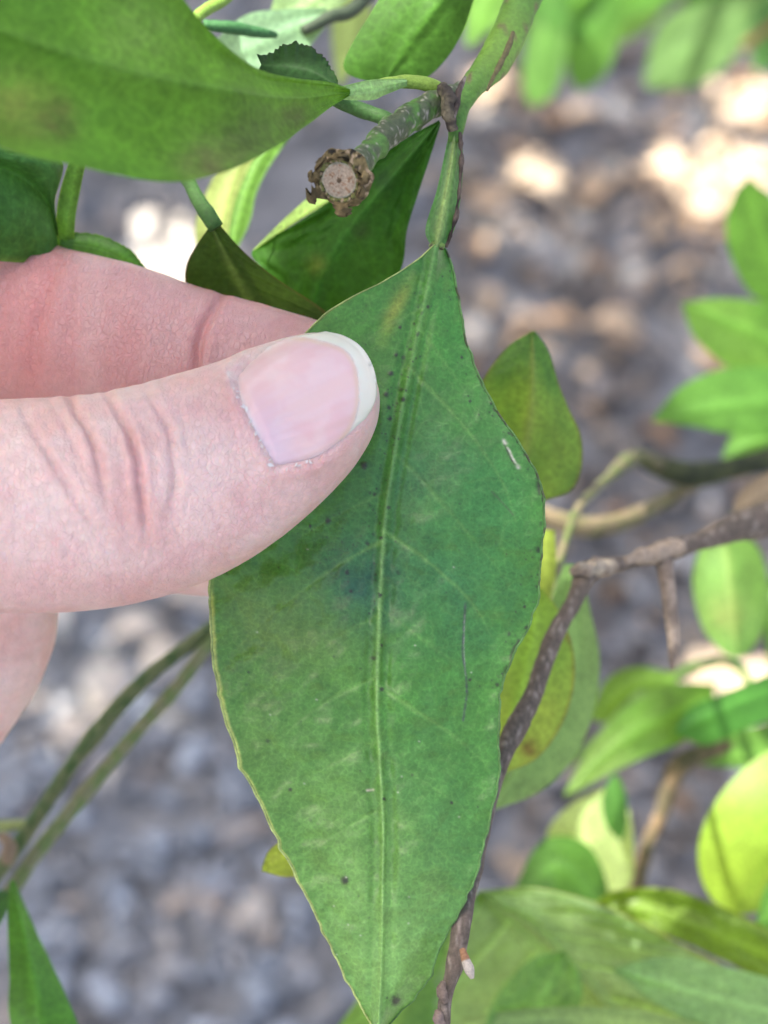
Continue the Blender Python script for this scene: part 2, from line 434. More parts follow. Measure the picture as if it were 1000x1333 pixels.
# ================================================================== HAND
def build_hand():
    V, F = [], []
    def add_loft(sections, k=36):
        """sections: (centre, half-width vector, half-depth vector, squareness)"""
        n = len(sections); base = len(V)
        # smooth resample
        arr = np.array([np.concatenate([c, w, d]) for c, w, d in sections], float)
        cum = np.concatenate([[0], np.cumsum(np.linalg.norm(np.diff(arr[:, :3], axis=0), axis=1))])
        m = max(12, int(cum[-1] / 1.2)); s = np.linspace(0, cum[-1], m)
        # Catmull-Rom per channel with non-uniform knots (monotone enough for these shapes)
        def cr(y):
            t = np.gradient(y, cum, axis=0); out = np.zeros((m, y.shape[1]))
            idx = np.clip(np.searchsorted(cum, s, side='right') - 1, 0, n - 2)
            h = cum[idx + 1] - cum[idx]; u = ((s - cum[idx]) / h)[:, None]; h = h[:, None]
            return ((2 * u ** 3 - 3 * u ** 2 + 1) * y[idx] + (u ** 3 - 2 * u ** 2 + u) * h * t[idx] + (-2 * u ** 3 + 3 * u ** 2) * y[idx + 1] + (u ** 3 - u ** 2) * h * t[idx + 1])
        a = cr(arr)
        an = np.linspace(0, 2 * np.pi, k, endpoint=False)
        for i in range(m):
            c, w, d = a[i, :3], a[i, 3:6], a[i, 6:9]
            for t in an:
                ct, st = math.cos(t), math.sin(t)
                ct = math.copysign(abs(ct) ** .92, ct); st = math.copysign(abs(st) ** .92, st)
                V.append(c + w * ct + d * st)
        for q in grid_faces(m, k, wrap=True).tolist(): F.append([x + base for x in q])
        F.append([base + i for i in range(k)][::-1]); F.append([base + (m - 1) * k + i for i in range(k)])

    def sec(u, l, z, b, tilt=0.0):
        """u / l = (px, py) of the two silhouette points, z = centre depth, b = half depth (mm)"""
        D = D0 - z
        U, Lw = L(u[0], u[1], D), L(l[0], l[1], D)
        return ((U + Lw) / 2, (U - Lw) / 2, np.array([0, 0, b]) + tilt * (U - Lw) / 2)
    # thumb: silhouette pairs traced along it, from the ball of the thumb to the tip
    th = [
        (L(-1080, 800, 262), np.array([4., 22, 3]), np.array([0, 0, 15.])),
        (L(-820, 770, 252), np.array([2., 17, 2]), np.array([0, 0, 14.])),
        sec((-560, 560), (-560, 880), 14, 11.8),
        sec((-400, 545), (-390, 850), 14, 10.6),
        sec((-250, 540), (-240, 820), 13.8, 9.8),
        sec((-100, 526), (-90, 800), 12.8, 9.6),
        sec((0, 519), (0, 799), 12.0, 9.6),
        sec((60, 517), (60, 799), 11.5, 9.6),
        sec((115, 514), (125, 795), 11.0, 9.5),
        sec((170, 503), (200, 781), 10.4, 9.1),
        sec((230, 486), (280, 753), 9.7, 8.6),
        sec((290, 468), (345, 716), 9.0, 8.0),
        sec((340, 450), (396, 676), 8.4, 7.5),
        sec((385, 436), (436, 638), 7.8, 7.0),
        sec((425, 431), (465, 604), 7.2, 6.4),
        sec((458, 445), (484, 572), 6.5, 5.6),
        sec((479, 468), (493, 548), 5.9, 4.3),
        sec((490, 492), (496, 528), 5.4, 2.3),
        sec((495, 506), (497, 516), 5.2, .8),
    ]
    add_loft(th)
    idx = [
        (L(-900, 470, 262), np.array([0., 12, 0]), np.array([0, 0, 11.])),
        sec((-640, 240), (-640, 500), -22, 10.0),
        sec((-400, 235), (-400, 490), -27, 9.2),
        sec((-200, 262), (-205, 505), -26, 8.9),
        sec((-60, 288), (-70, 525), -23, 9.0),
        sec((30, 306), (20, 540), -19.5, 8.9),
        sec((85, 322), (75, 545), -17.0, 8.6),
        sec((160, 342), (150, 568), -14.2, 8.4),
        sec((230, 364), (215, 588), -12.0, 8.1),
        sec((285, 381), (262, 600), -10.6, 7.8),
        sec((350, 399), (325, 618), -9.7, 7.7),
        sec((420, 418), (400, 625), -9.2, 7.5),
        sec((490, 445), (470, 625), -8.8, 6.9),
        sec((540, 475), (525, 615), -8.4, 5.8),
        sec((572, 510), (565, 590), -8.2, 3.8),
        sec((585, 540), (583, 560), -8.2, 1.0),
    ]
    add_loft(idx)
    mid_f = [
        (L(-950, 640, 268), np.array([0., 12, 0]), np.array([0, 0, 11.])),
        sec((-640, 540), (-640, 790), -34, 9.5),
        sec((-380, 540), (-380, 765), -44, 9.0),
        sec((-150, 545), (-150, 748), -46, 8.8),
        sec((20, 552), (20, 752), -40, 8.6),
        sec((150, 560), (150, 762), -32, 8.4),
        sec((245, 575), (235, 774), -26, 8.2),
        sec((330, 585), (320, 776), -22.5, 7.6),
        sec((385, 605), (380, 755), -21, 6.2),
        sec((415, 640), (413, 720), -20.5, 3.8),
        sec((425, 670), (425, 690), -20.5, 1.0),
    ]
    add_loft(mid_f)
    def rg(x, y, D, a, b, cx=-.8, cy=.6): return (L(x, y, D), np.array([cx * a, cy * a, 0]), np.array([0, 0, b]))
    ring = [
        (L(-980, 800, 268), np.array([0., 11, 0]), np.array([0, 0, 10.])),
        rg(-720, 960, 298, 9.6, 9.2, .25, .97),
        rg(-470, 1075, 318, 9.2, 8.8, .2, .98),
        rg(-300, 1075, 320, 9.0, 8.6, -.25, .97),
        rg(-156, 1004, 311, 8.7, 8.3, -.62, .78),
        rg(-66, 900, 302, 8.3, 8.0),
        rg(-14, 818, 297, 7.9, 7.6),
        rg(14, 764, 295, 6.6, 6.4),
        rg(30, 730, 294, 4.4, 4.4),
        rg(38, 710, 294, 1.6, 1.8),
    ]
    add_loft(ring)
    pinky = [
        (L(-1010, 960, 268), np.array([0., 10, 0]), np.array([0, 0, 9.])),
        (L(-760, 1090, 300), np.array([-1., 8.2, 0]), np.array([0, 0, 8.])),
        (L(-560, 1120, 318), np.array([1., 7.6, 0]), np.array([0, 0, 7.4])),
        (L(-400, 1085, 312), np.array([2.2, 6.8, 0]), np.array([0, 0, 6.8])),
        (L(-300, 1040, 300), np.array([2.6, 5.8, 0]), np.array([0, 0, 6.2])),
        (L(-235, 1010, 293), np.array([1.6, 3.4, 0]), np.array([0, 0, 3.6])),
        (L(-215, 1000, 291), np.array([.5, 1.0, 0]), np.array([0, 0, 1.0])),
    ]
    add_loft(pinky)
    palm = [
        (L(-850, 640, 268), np.array([0., 12, 0]), np.array([0, 0, 6.])),
        (L(-920, 690, 268), np.array([0., 30, 0]), np.array([0, 0, 11.])),
        (L(-1100, 740, 266), np.array([0., 38, 0]), np.array([0, 0, 13.])),
        (L(-1400, 800, 258), np.array([3., 40, 0]), np.array([0, 0, 15.])),
        (L(-1750, 880, 245), np.array([5., 36, 0]), np.array([0, 0, 16.])),
        (L(-2050, 960, 230), np.array([5., 29, 0]), np.array([0, 0, 16.])),
        (L(-2300, 1030, 215), np.array([6., 27, 0]), np.array([0, 0, 18.])),
        (L(-2900, 1210, 190), np.array([8., 31, 0]), np.array([0, 0, 24.])),
        (L(-3900, 1500, 165), np.array([9., 36, 0]), np.array([0, 0, 31.])),
    ]
    pl = palm
    add_loft(pl, k=56)
    me = bpy.data.meshes.new('tmp'); me.from_pydata([tuple(v) for v in V], [], F)
    ob = bpy.data.objects.new('tmp', me); scene.collection.objects.link(ob)
    md = ob.modifiers.new('r', 'REMESH'); md.mode = 'VOXEL'; md.voxel_size = 0.75; md.adaptivity = 0
    dg = bpy.context.evaluated_depsgraph_get(); ev = bpy.data.meshes.new_from_object(ob.evaluated_get(dg))
    bpy.data.objects.remove(ob)
    bm = bmesh.new(); bm.from_mesh(ev)
    for _ in range(5): bmesh.ops.smooth_vert(bm, verts=bm.verts, factor=.5, use_axis_x=True, use_axis_y=True, use_axis_z=True)
    # finer mesh where the fingers are close to the lens
    for rnd in range(2):
        sel = []
        for f in bm.faces:
            c = f.calc_center_median(); n = f.normal
            D = D0 - c.z; k = S * D / D0; x = c.x / k + 500; y = 666.5 - c.y / k
            if x > -60 and 250 < y < 1000 and n.z > -.25 and (c.z > -2 or y < 640): sel.append(f)
        ed = list({e for f in sel for e in f.edges})
        bmesh.ops.subdivide_edges(bm, edges=ed, cuts=1, use_grid_fill=True)
        vs = list({v for f in bm.faces for v in f.verts if v.co.x > -50}) 
        bmesh.ops.smooth_vert(bm, verts=vs, factor=.5, use_axis_x=True, use_axis_y=True, use_axis_z=True)
    bmesh.ops.triangulate(bm, faces=[f for f in bm.faces if len(f.verts) > 4])
    bm.normal_update()
    P = np.array([v.co for v in bm.verts]); NM = np.array([v.normal for v in bm.verts])
    FC = [[v.index for v in f.verts] for f in bm.faces]
    bvh = BVHTree.FromBMesh(bm)
    bm.free()
    return P, NM, FC, bvh

NAIL = [(300, 489), (309, 513), (318, 532), (330, 556), (343, 585), (357, 612), (385, 607), (410, 598), (436, 582), (458, 563), (478, 543), (489, 522), (490, 500), (486, 478), (474, 456), (458, 441), (438, 433), (412, 432), (385, 438), (352, 450), (322, 468)]
hand = thing('hand', 'bare hand reaching in from the left, thumb and forefinger pinching the big green leaf', 'hand', L(-2900, 1210, 190))

def skin_material():
    m, nt, b = new_mat('skin'); lk = nt.links.new
    at = N(nt, 'ShaderNodeAttribute', attribute_name='col'); co = mm_coords(nt)
    n1 = N(nt, 'ShaderNodeTexNoise', Scale=1.1, Detail=5.0, Roughness=.6); lk(co, n1.inputs['Vector'])
    mr = N(nt, 'ShaderNodeMapRange', From_Min=.3, From_Max=.7, To_Min=.93, To_Max=1.07); lk(n1.outputs['Fac'], mr.inputs['Value'])
    vm = N(nt, 'ShaderNodeVectorMath', operation='SCALE'); lk(at.outputs['Color'], vm.inputs[0]); lk(mr.outputs[0], vm.inputs['Scale'])
    lk(vm.outputs[0], b.inputs['Base Color'])
    b.inputs['Roughness'].default_value = .36; b.inputs['Specular IOR Level'].default_value = .6
    b.inputs['Subsurface Weight'].default_value = .75; b.inputs['Subsurface Scale'].default_value = .0006
    b.inputs['Subsurface Radius'].default_value = (1.0, .38, .22)
    v1 = N(nt, 'ShaderNodeTexVoronoi', feature='DISTANCE_TO_EDGE', Scale=1.9); 
    mp = N(nt, 'ShaderNodeMapping'); mp.inputs['Scale'].default_value = (1, .7, .8); mp.inputs['Rotation'].default_value = (0, 0, .5); lk(co, mp.inputs['Vector'])
    nd = N(nt, 'ShaderNodeTexNoise', Scale=2.0, Detail=2.0); lk(co, nd.inputs['Vector'])
    ad = N(nt, 'ShaderNodeVectorMath', operation='MULTIPLY_ADD'); lk(nd.outputs['Color'], ad.inputs[0]); ad.inputs[1].default_value = (.5, .5, .5); lk(mp.outputs[0], ad.inputs[2])
    lk(ad.outputs[0], v1.inputs['Vector'])
    vr = N(nt, 'ShaderNodeMapRange', From_Min=0.0, From_Max=.12, To_Min=0.0, To_Max=1.0); lk(v1.outputs['Distance'], vr.inputs['Value'])
    n2 = N(nt, 'ShaderNodeTexNoise', Scale=6.0, Detail=4.0, Roughness=.7); lk(co, n2.inputs['Vector'])
    sm = N(nt, 'ShaderNodeMath', operation='MULTIPLY_ADD'); lk(n2.outputs['Fac'], sm.inputs[0]); sm.inputs[1].default_value = .9; lk(vr.outputs[0], sm.inputs[2])
    bp = N(nt, 'ShaderNodeBump', Strength=.75, Distance=.00009); lk(sm.outputs[0], bp.inputs['Height']); lk(bp.outputs[0], b.inputs['Normal'])
    return m
M_SKIN = skin_material()

def finish_hand():
    P, NM, FC, bvh = build_hand()
    px = to_px(P); front = sstep(-.1, .35, NM[:, 2])
    # thumb or a finger: the thumb lies on the camera side of the leaf
    lo = (px[:, 0] > -330) & (P[:, 2] > -1.5 + np.clip(-px[:, 0], 0, 400) * .004)
    disp = np.zeros(len(P)); red = np.zeros(len(P)); pale = np.zeros(len(P))
    TH = lo.astype(float)
    # knuckle folds of the thumb: (points, depth mm, width px, redness)
    folds = [
        ([(-40, 520), (-10, 570), (12, 620), (28, 672)], .12, 8, .2),
        ([(22, 512), (42, 560), (70, 605), (98, 650), (128, 700)], .22, 5, .35),
        ([(55, 505), (80, 545), (100, 590), (125, 630)], .13, 5, .2),
        ([(82, 500), (100, 540), (120, 575), (131, 615), (138, 660)], .38, 5, .6),
        ([(108, 500), (135, 535), (150, 565), (160, 600), (166, 650)], .13, 5, .2),
        ([(128, 498), (148, 530), (166, 565), (178, 605), (186, 655), (193, 700)], .48, 5.5, .9),
        ([(178, 490), (200, 525), (216, 555), (224, 595), (224, 645), (215, 690)], .24, 5, .45),
        ([(205, 488), (225, 520), (240, 560), (243, 600)], .08, 5, .15),
        ([(150, 640), (165, 690), (172, 730)], .08, 6, .15),
        ([(60, 640), (90, 690), (125, 735)], .09, 7, .1),
        ([(225, 610), (232, 650), (228, 700)], .10, 8, .1),
    ]
    for pts, dep, w, r in folds:
        sp = spline(pts, 24); wob = (fbm(px, .035, 3, int(w * 10)) - .5) * 8
        d, t = poly_dist(px + wob[:, None], sp)
        tp = np.sin(np.pi * np.clip(t, .02, .98)) ** .6
        g = np.exp(-(d / w) ** 2) * tp; g2 = np.exp(-((d - 2.4 * w) / (1.6 * w)) ** 2) * tp
        disp += TH * 1.15 * (-dep * g + dep * .50 * g2) * front
        red += TH * r * np.exp(-(d / (w * 1.3)) ** 2) * tp
    # pads between the folds stand up a little
    disp += TH * .35 * np.exp(-((px[:, 0] - 150) / 75) ** 2 - ((px[:, 1] - 590) / 95) ** 2) * front
    # fine lines running along the thumb
    for k in range(120):
        x0 = rng.uniform(-20, 330); y0 = rng.uniform(540, 740); a = rng.normal(1.05, .35); ln = rng.uniform(20, 75)
        q = [(x0, y0), (x0 + ln * .5 * math.cos(a), y0 + ln * .5 * math.sin(a)), (x0 + ln * math.cos(a + .2), y0 + ln * math.sin(a + .2))]
        m = (np.abs(px[:, 0] - x0) < 90) & (np.abs(px[:, 1] - y0) < 90) & lo
        if not m.any(): continue
        d, t = poly_dist(px[m], q); disp[m] -= .075 * np.exp(-(d / 2.6) ** 2) * np.sin(np.pi * np.clip(t, 0.01, .99)) * front[m]
    # nail bed and folds
    d, _ = poly_dist(px, NAIL, closed=True); ins = inside(px, NAIL); sd = np.where(ins, -d, d)
    tipw = sstep(380, 470, px[:, 0] + .25 * (520 - px[:, 1]))         # free edge side
    bed = -.34 * sstep(5, -10, sd)
    foldr = .34 * np.exp(-((sd - 9) / 9) ** 2) * (1 - tipw) 
    disp += TH * (bed + foldr) * front
    red += TH * .55 * np.exp(-((px[:, 0] - 303) / 16) ** 2 - ((px[:, 1] - 540) / 22) ** 2)
    red += TH * .35 * np.exp(-(sd / 16) ** 2) * (~ins) * sstep(470, 540, px[:, 1] + .0 * px[:, 0])
    cut = TH * np.exp(-((sd - 1.5) / (1.5 + 3 * vnoise(P, 1.1, 8))) ** 2) * (1 - tipw) * sstep(.3, .8, fbm(P, 1.7, 3, 3))   # dry cuticle
    disp += cut * .035 * (vnoise(P, 3.1, 8) - .2) * front
    pale += cut * .9
    flake = TH * np.exp(-((px[:, 0] - 297) / 14) ** 2 - ((px[:, 1] - 492) / 9) ** 2) * sstep(.45, .7, vnoise(P, 2.8, 5))
    pale += flake; disp += flake * .12
    # forefinger: palm side creases
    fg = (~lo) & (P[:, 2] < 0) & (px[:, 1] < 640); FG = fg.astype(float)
    for pts, dep, w, r in [
        ([(296, 376), (280, 402), (266, 425), (259, 452), (257, 485), (260, 520)], .62, 6.0, 1.0),
        ([(88, 322), (70, 355), (56, 395), (46, 440), (44, 500)], .32, 9, .8),
        ([(104, 325), (96, 370), (92, 430), (98, 520)], .16, 8, .3),
        ([(300, 400), (288, 430), (283, 470)], .08, 4, .1),
        ([(190, 360), (178, 420), (180, 500)], .07, 8, .2),
        ([(12, 310), (5, 380), (-6, 460)], .12, 9, .4)]:
        sp = spline(pts, 24); d, t = poly_dist(px, sp); tp = np.sin(np.pi * np.clip(t, .04, .97)) ** .5
        disp += FG * (-dep * np.exp(-(d / w) ** 2) + dep * .35 * np.exp(-((d - 2.6 * w) / (1.8 * w)) ** 2)) * tp * front
        red += FG * r * np.exp(-(d / (w * 1.5)) ** 2) * tp
    disp += FG * .45 * np.exp(-((px[:, 0] - 180) / 60) ** 2) * front + FG * .3 * np.exp(-((px[:, 0] - 340) / 45) ** 2) * front
    # fine skin ridges on the forefinger
    rp = px[:, 0] * .95 + px[:, 1] * .22 + 9 * (fbm(px, .02, 2, 4) - .5)
    disp += FG * .018 * np.sin(rp * 2 * np.pi / 6.2) * front * sstep(110, 150, px[:, 0])
    disp += .07 * (fbm(P, .35, 4, 21) - .5) * (px[:, 0] > -100)
    P2 = P + NM * disp[:, None]
    # colour
    base = np.array([.78, .545, .495]); c = np.tile(base, (len(P), 1))
    t = sstep(.38, .66, fbm(P, .22, 4, 31))[:, None] * .38; c = c * (1 - t) + np.array([.66, .31, .28]) * t
    t = sstep(.45, .7, fbm(P, .5, 4, 91))[:, None] * .3; c = c * (1 - t) + np.array([.80, .62, .58]) * t
    c = c * (.93 + .14 * fbm(P, 1.3, 3, 41))[:, None]
    fk = FG[:, None]; c = c * (1 - fk) + c * np.array([.68, .60, .66]) * fk  # forefinger darkened in its colour to stand for shade
    for (x, y, rx, ry, am) in [(70, 640, 60, 60, .6), (150, 555, 26, 40, .5), (250, 620, 50, 60, .45), (110, 720, 80, 30, .4), (210, 520, 30, 20, .4), (10, 590, 40, 60, .4)]:  # pale thumb patches painted in for the broad highlights
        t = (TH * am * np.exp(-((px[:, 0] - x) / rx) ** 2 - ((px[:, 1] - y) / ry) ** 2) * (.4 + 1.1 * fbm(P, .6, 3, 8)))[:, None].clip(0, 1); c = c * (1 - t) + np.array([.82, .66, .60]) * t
    for (x, y, rx, ry, am) in [(160, 660, 30, 60, .4), (270, 530, 34, 34, .5), (430, 620, 50, 30, .45), (330, 660, 60, 30, .35), (180, 770, 160, 24, .4)]:
        t = (TH * am * np.exp(-((px[:, 0] - x) / rx) ** 2 - ((px[:, 1] - y) / ry) ** 2) * (.4 + 1.1 * fbm(P, .6, 3, 18)))[:, None].clip(0, 1); c = c * (1 - t) + np.array([.64, .33, .30]) * t
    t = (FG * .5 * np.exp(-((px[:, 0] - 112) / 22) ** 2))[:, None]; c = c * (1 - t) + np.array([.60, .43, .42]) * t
    # redder finger pads and joints
    r2 = .55 * np.exp(-((px[:, 0] - 30) / 60) ** 2) * FG + .25 * FG + .35 * TH * sstep(680, 790, px[:, 1]) * .5
    r = np.clip(red * .55 + r2, 0, 1)[:, None]; c = c * (1 - r) + np.array([.58, .26, .25]) * r
    blot = (.30 * TH * sstep(.5, .75, fbm(P, .3, 3, 61)))[:, None]; c = c * (1 - blot) + np.array([.74, .42, .42]) * blot
    pl = np.clip(pale * .45, 0, 1)[:, None]; c = c * (1 - pl) + np.array([.82, .70, .64]) * pl
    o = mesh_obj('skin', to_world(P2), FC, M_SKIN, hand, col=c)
    # ---------------- nail: a curved plate over the bed
    nu, nv = 90, 70
    base_e = spline([(300, 489), (309, 513), (318, 532), (330, 556), (343, 585), (357, 612)], nv)
    tip_e = spline([(424, 431), (448, 437), (470, 451), (485, 475), (491, 503), (488, 524), (476, 545), (459, 564)], nv)
    top_e = spline([(300, 489), (322, 468), (352, 450), (385, 438), (424, 431)], nu)
    bot_e = spline([(357, 612), (385, 607), (410, 598), (436, 582), (459, 564)], nu)
    uu = np.linspace(0, 1, nu)[:, None, None]; vv = np.linspace(0, 1, nv)[None, :, None]
    G = (1 - uu) * base_e[None] + uu * tip_e[None] + (1 - vv) * top_e[:, None] + vv * bot_e[:, None] \
        - ((1 - uu) * (1 - vv) * base_e[0] + (1 - uu) * vv * base_e[-1] + uu * (1 - vv) * tip_e[0] + uu * vv * tip_e[-1])
    Z = np.zeros((nu, nv))
    for i in range(nu):
        for j in range(nv):
            x, y = G[i, j]; o_ = Vector((0, 0, D0)); t_ = Vector(L(x, y, 262)) - o_
            h = bvh.ray_cast(o_, t_.normalized())
            Z[i, j] = h[0].z if h[0] is not None and h[0].z > 0 else np.nan
    for i in range(nu):
        for j in range(nv):
            if np.isnan(Z[i, j]): 
                k = np.argwhere(~np.isnan(Z)); q = k[np.argmin(((k - [i, j]) ** 2).sum(1))]; Z[i, j] = Z[q[0], q[1]]
    # fair the plate: quadratic fit blended with the bed
    U, W = np.meshgrid(np.linspace(-1, 1, nu), np.linspace(-1, 1, nv), indexing='ij')
    A = np.stack([np.ones_like(U), U, W, U * U, W * W, U * W, W ** 3, W ** 4, U ** 3, U * W * W], -1).reshape(-1, 10)
    msk = (np.abs(U) < .9).ravel() & (np.abs(W) < .93).ravel()
    cf = np.linalg.lstsq(A[msk], Z.ravel()[msk], rcond=None)[0]; Zf = (A @ cf).reshape(nu, nv)
    Zn = .75 * Zf + .25 * Z
    un, vn = (U + 1) / 2, (W + 1) / 2
    # the plate clears the bed, dives under the folds, and lifts at the free edge
    lift = .10 - .45 * sstep(.10, 0, un) - .55 * sstep(.09, 0, vn) * (1 - sstep(.55, .85, un)) - .45 * sstep(.91, 1, vn) * (1 - sstep(.75, .95, un)) + .22 * sstep(.75, 1, un)
    rid = .010 * np.sin(vn * 46 + 9 * vn ** 2) * sstep(.1, .3, un) + .045 * (vnoise(np.stack([un.ravel() * 1.5, vn.ravel() * 38], 1), 1, 77).reshape(nu, nv) - .5)
    Zn = Zn + lift + rid
    pts = []
    for i in range(nu):
        for j in range(nv): pts.append(L(G[i, j, 0], G[i, j, 1], D0 - Zn[i, j]))
    pts = np.array(pts)
    # where pink ends and the white free edge starts
    bpx = G.reshape(-1, 2)
    edge_line = spline([(372, 436), (400, 440), (428, 447), (450, 457), (463, 478), (468, 504), (466, 530), (459, 553), (447, 574), (436, 590)], 60)
    de, _ = poly_dist(bpx, edge_line)
    ep = np.vstack([edge_line, [(600, 600), (600, 300), (372, 300)]])
    out = inside(bpx, ep); sde = np.where(out, de, -de) + 3.0 * (fbm(bpx, .09, 3, 5) - .5)
    pink = np.array([.75, .53, .50]); c = np.tile(pink, (len(pts), 1))
    st = sstep(.3, .8, vnoise(np.stack([un.ravel() * 1.3, vn.ravel() * 26 + un.ravel() * 2], 1), 1, 5))[:, None]
    c = c * (1 - .4 * st) + np.array([.75, .56, .57]) * .4 * st
    mt = sstep(.4, .7, fbm(pts, .5, 3, 6))[:, None] * .35; c = c * (1 - mt) + np.array([.70, .38, .39]) * mt
    lun_shine = sstep(.42, .05, un.ravel() + .5 * (vn.ravel() - .75) ** 2 * 0)[:, None] * .6 * sstep(.2, .8, vn.ravel())[:, None]  # lunula, with a lilac highlight painted into the nail colour
    c = c * (1 - lun_shine) + np.array([.70, .56, .64]) * lun_shine
    band = np.exp(-((sde + 2.5) / 3.2) ** 2)[:, None] * .55; c = c * (1 - band) + np.array([.70, .50, .33]) * band
    w = sstep(-2.2, 3.0, sde)[:, None]; c = c * (1 - w) + np.array([.72, .69, .58]) * w
    bs = np.minimum(un.ravel(), np.minimum(vn.ravel(), 1 - vn.ravel()))
    cu = (sstep(.05, 0, bs) * (1 - sstep(.5, .8, un.ravel())) * (.1 + .6 * vnoise(pts, 2.5, 9)))[:, None]; c = c * (1 - cu) + np.array([.82, .74, .70]) * cu
    m, nt, b = new_mat('nail_keratin'); at = N(nt, 'ShaderNodeAttribute', attribute_name='col'); nt.links.new(at.outputs['Color'], b.inputs['Base Color'])
    b.inputs['Roughness'].default_value = .27; b.inputs['Specular IOR Level'].default_value = .55
    b.inputs['Subsurface Weight'].default_value = .5; b.inputs['Subsurface Scale'].default_value = .0008; b.inputs['Subsurface Radius'].default_value = (1, .5, .4)
    co = mm_coords(nt); n1 = N(nt, 'ShaderNodeTexNoise', Scale=2.0, Detail=5.0); nt.links.new(co, n1.inputs['Vector'])
    bp = N(nt, 'ShaderNodeBump', Strength=.12, Distance=.0001); nt.links.new(n1.outputs['Fac'], bp.inputs['Height']); nt.links.new(bp.outputs[0], b.inputs['Normal'])
    # two parts of the plate: the pink plate and the white free edge with its thickness
    fc = grid_faces(nu, nv); ce = sde[fc].mean(1)
    def sub(mask):
        f = fc[mask]; ids, inv = np.unique(f, return_inverse=True); return ids, inv.reshape(-1, 4)
    ids, f = sub(ce <= 0); nail = mesh_obj('nail', to_world(pts[ids]), f, m, hand, col=c[ids])
    ids, f = sub(ce > 0)
    ed = mesh_obj('nail_edge', to_world(pts[ids]), f, m, nail, col=c[ids])
    sm = ed.modifiers.new('thickness', 'SOLIDIFY'); sm.thickness = .00038; sm.offset = -1
    ed['label'] = 'white free edge of the thumbnail'
    # flecks of dry cuticle along the base of the nail
    fv, ff = [], []
    line = spline([(296, 488), (309, 513), (318, 532), (330, 556), (343, 585), (355, 613), (385, 609), (412, 600)], 200)
    for k in range(26):
        t = int(rng.integers(0, 200)); x, y = line[t] + rng.normal(0, 2.0, 2)
        o_ = Vector((0, 0, D0)); t_ = Vector(L(x, y, 262)) - o_; h = bvh.ray_cast(o_, t_.normalized())
        if h[0] is None: continue
        c0 = np.array(h[0]) + [0, 0, .22]; a = rng.uniform(0, 6.28); ln = rng.uniform(.12, .42); wd = ln * rng.uniform(.2, .5)
        d1 = np.array([math.cos(a), math.sin(a), rng.normal(0, .3)]) * ln; d2 = np.array([-math.sin(a), math.cos(a), rng.normal(0, .3)]) * wd
        bI = len(fv); fv += [c0 - d1, c0 + d2 + [0, 0, .05], c0 + d1 + [0, 0, .08], c0 - d2]; ff.append([bI, bI + 1, bI + 2, bI + 3])
    fv = np.array(fv)
    q = mesh_obj('cuticle', to_world(fv), ff, m, hand, col=np.tile([.80, .72, .68], (len(fv), 1)))
    return bvh
HAND_BVH = finish_hand()

# ================================================================== HELD BRANCH
G_MAIN = np.array([.064, .205, .032])
branch = thing('citrus_branch', 'green citrus branch with a sawn-off stub, its long leaf pinched by the hand', 'branch', L(760, -160, 285))

MID = [(568, 318), (560, 360), (545, 430), (528, 510), (514, 590), (503, 660), (497, 740), (493, 830), (491, 920), (495, 1000), (499, 1080), (498, 1160), (497, 1250), (492, 1350)]
LEFT = [(566, 318), (541, 340), (500, 366), (450, 391), (410, 421), (350, 490), (308, 590), (283, 680), (272, 757), (273, 800), (277, 850), (285, 900), (298, 950), (315, 1000), (340, 1050), (370, 1110), (395, 1160), (425, 1220), (450, 1270), (470, 1310), (492, 1350)]
RIGHT = [(570, 318), (581, 326), (592, 360), (598, 400), (610, 450), (628, 500), (650, 540), (680, 582), (700, 620), (709, 660), (706, 710), (700, 780), (686, 820), (665, 860), (652, 905), (650, 950), (650, 1000), (640, 1060), (625, 1120), (610, 1165), (590, 1197), (570, 1242), (550, 1290), (522, 1318), (492, 1350)]

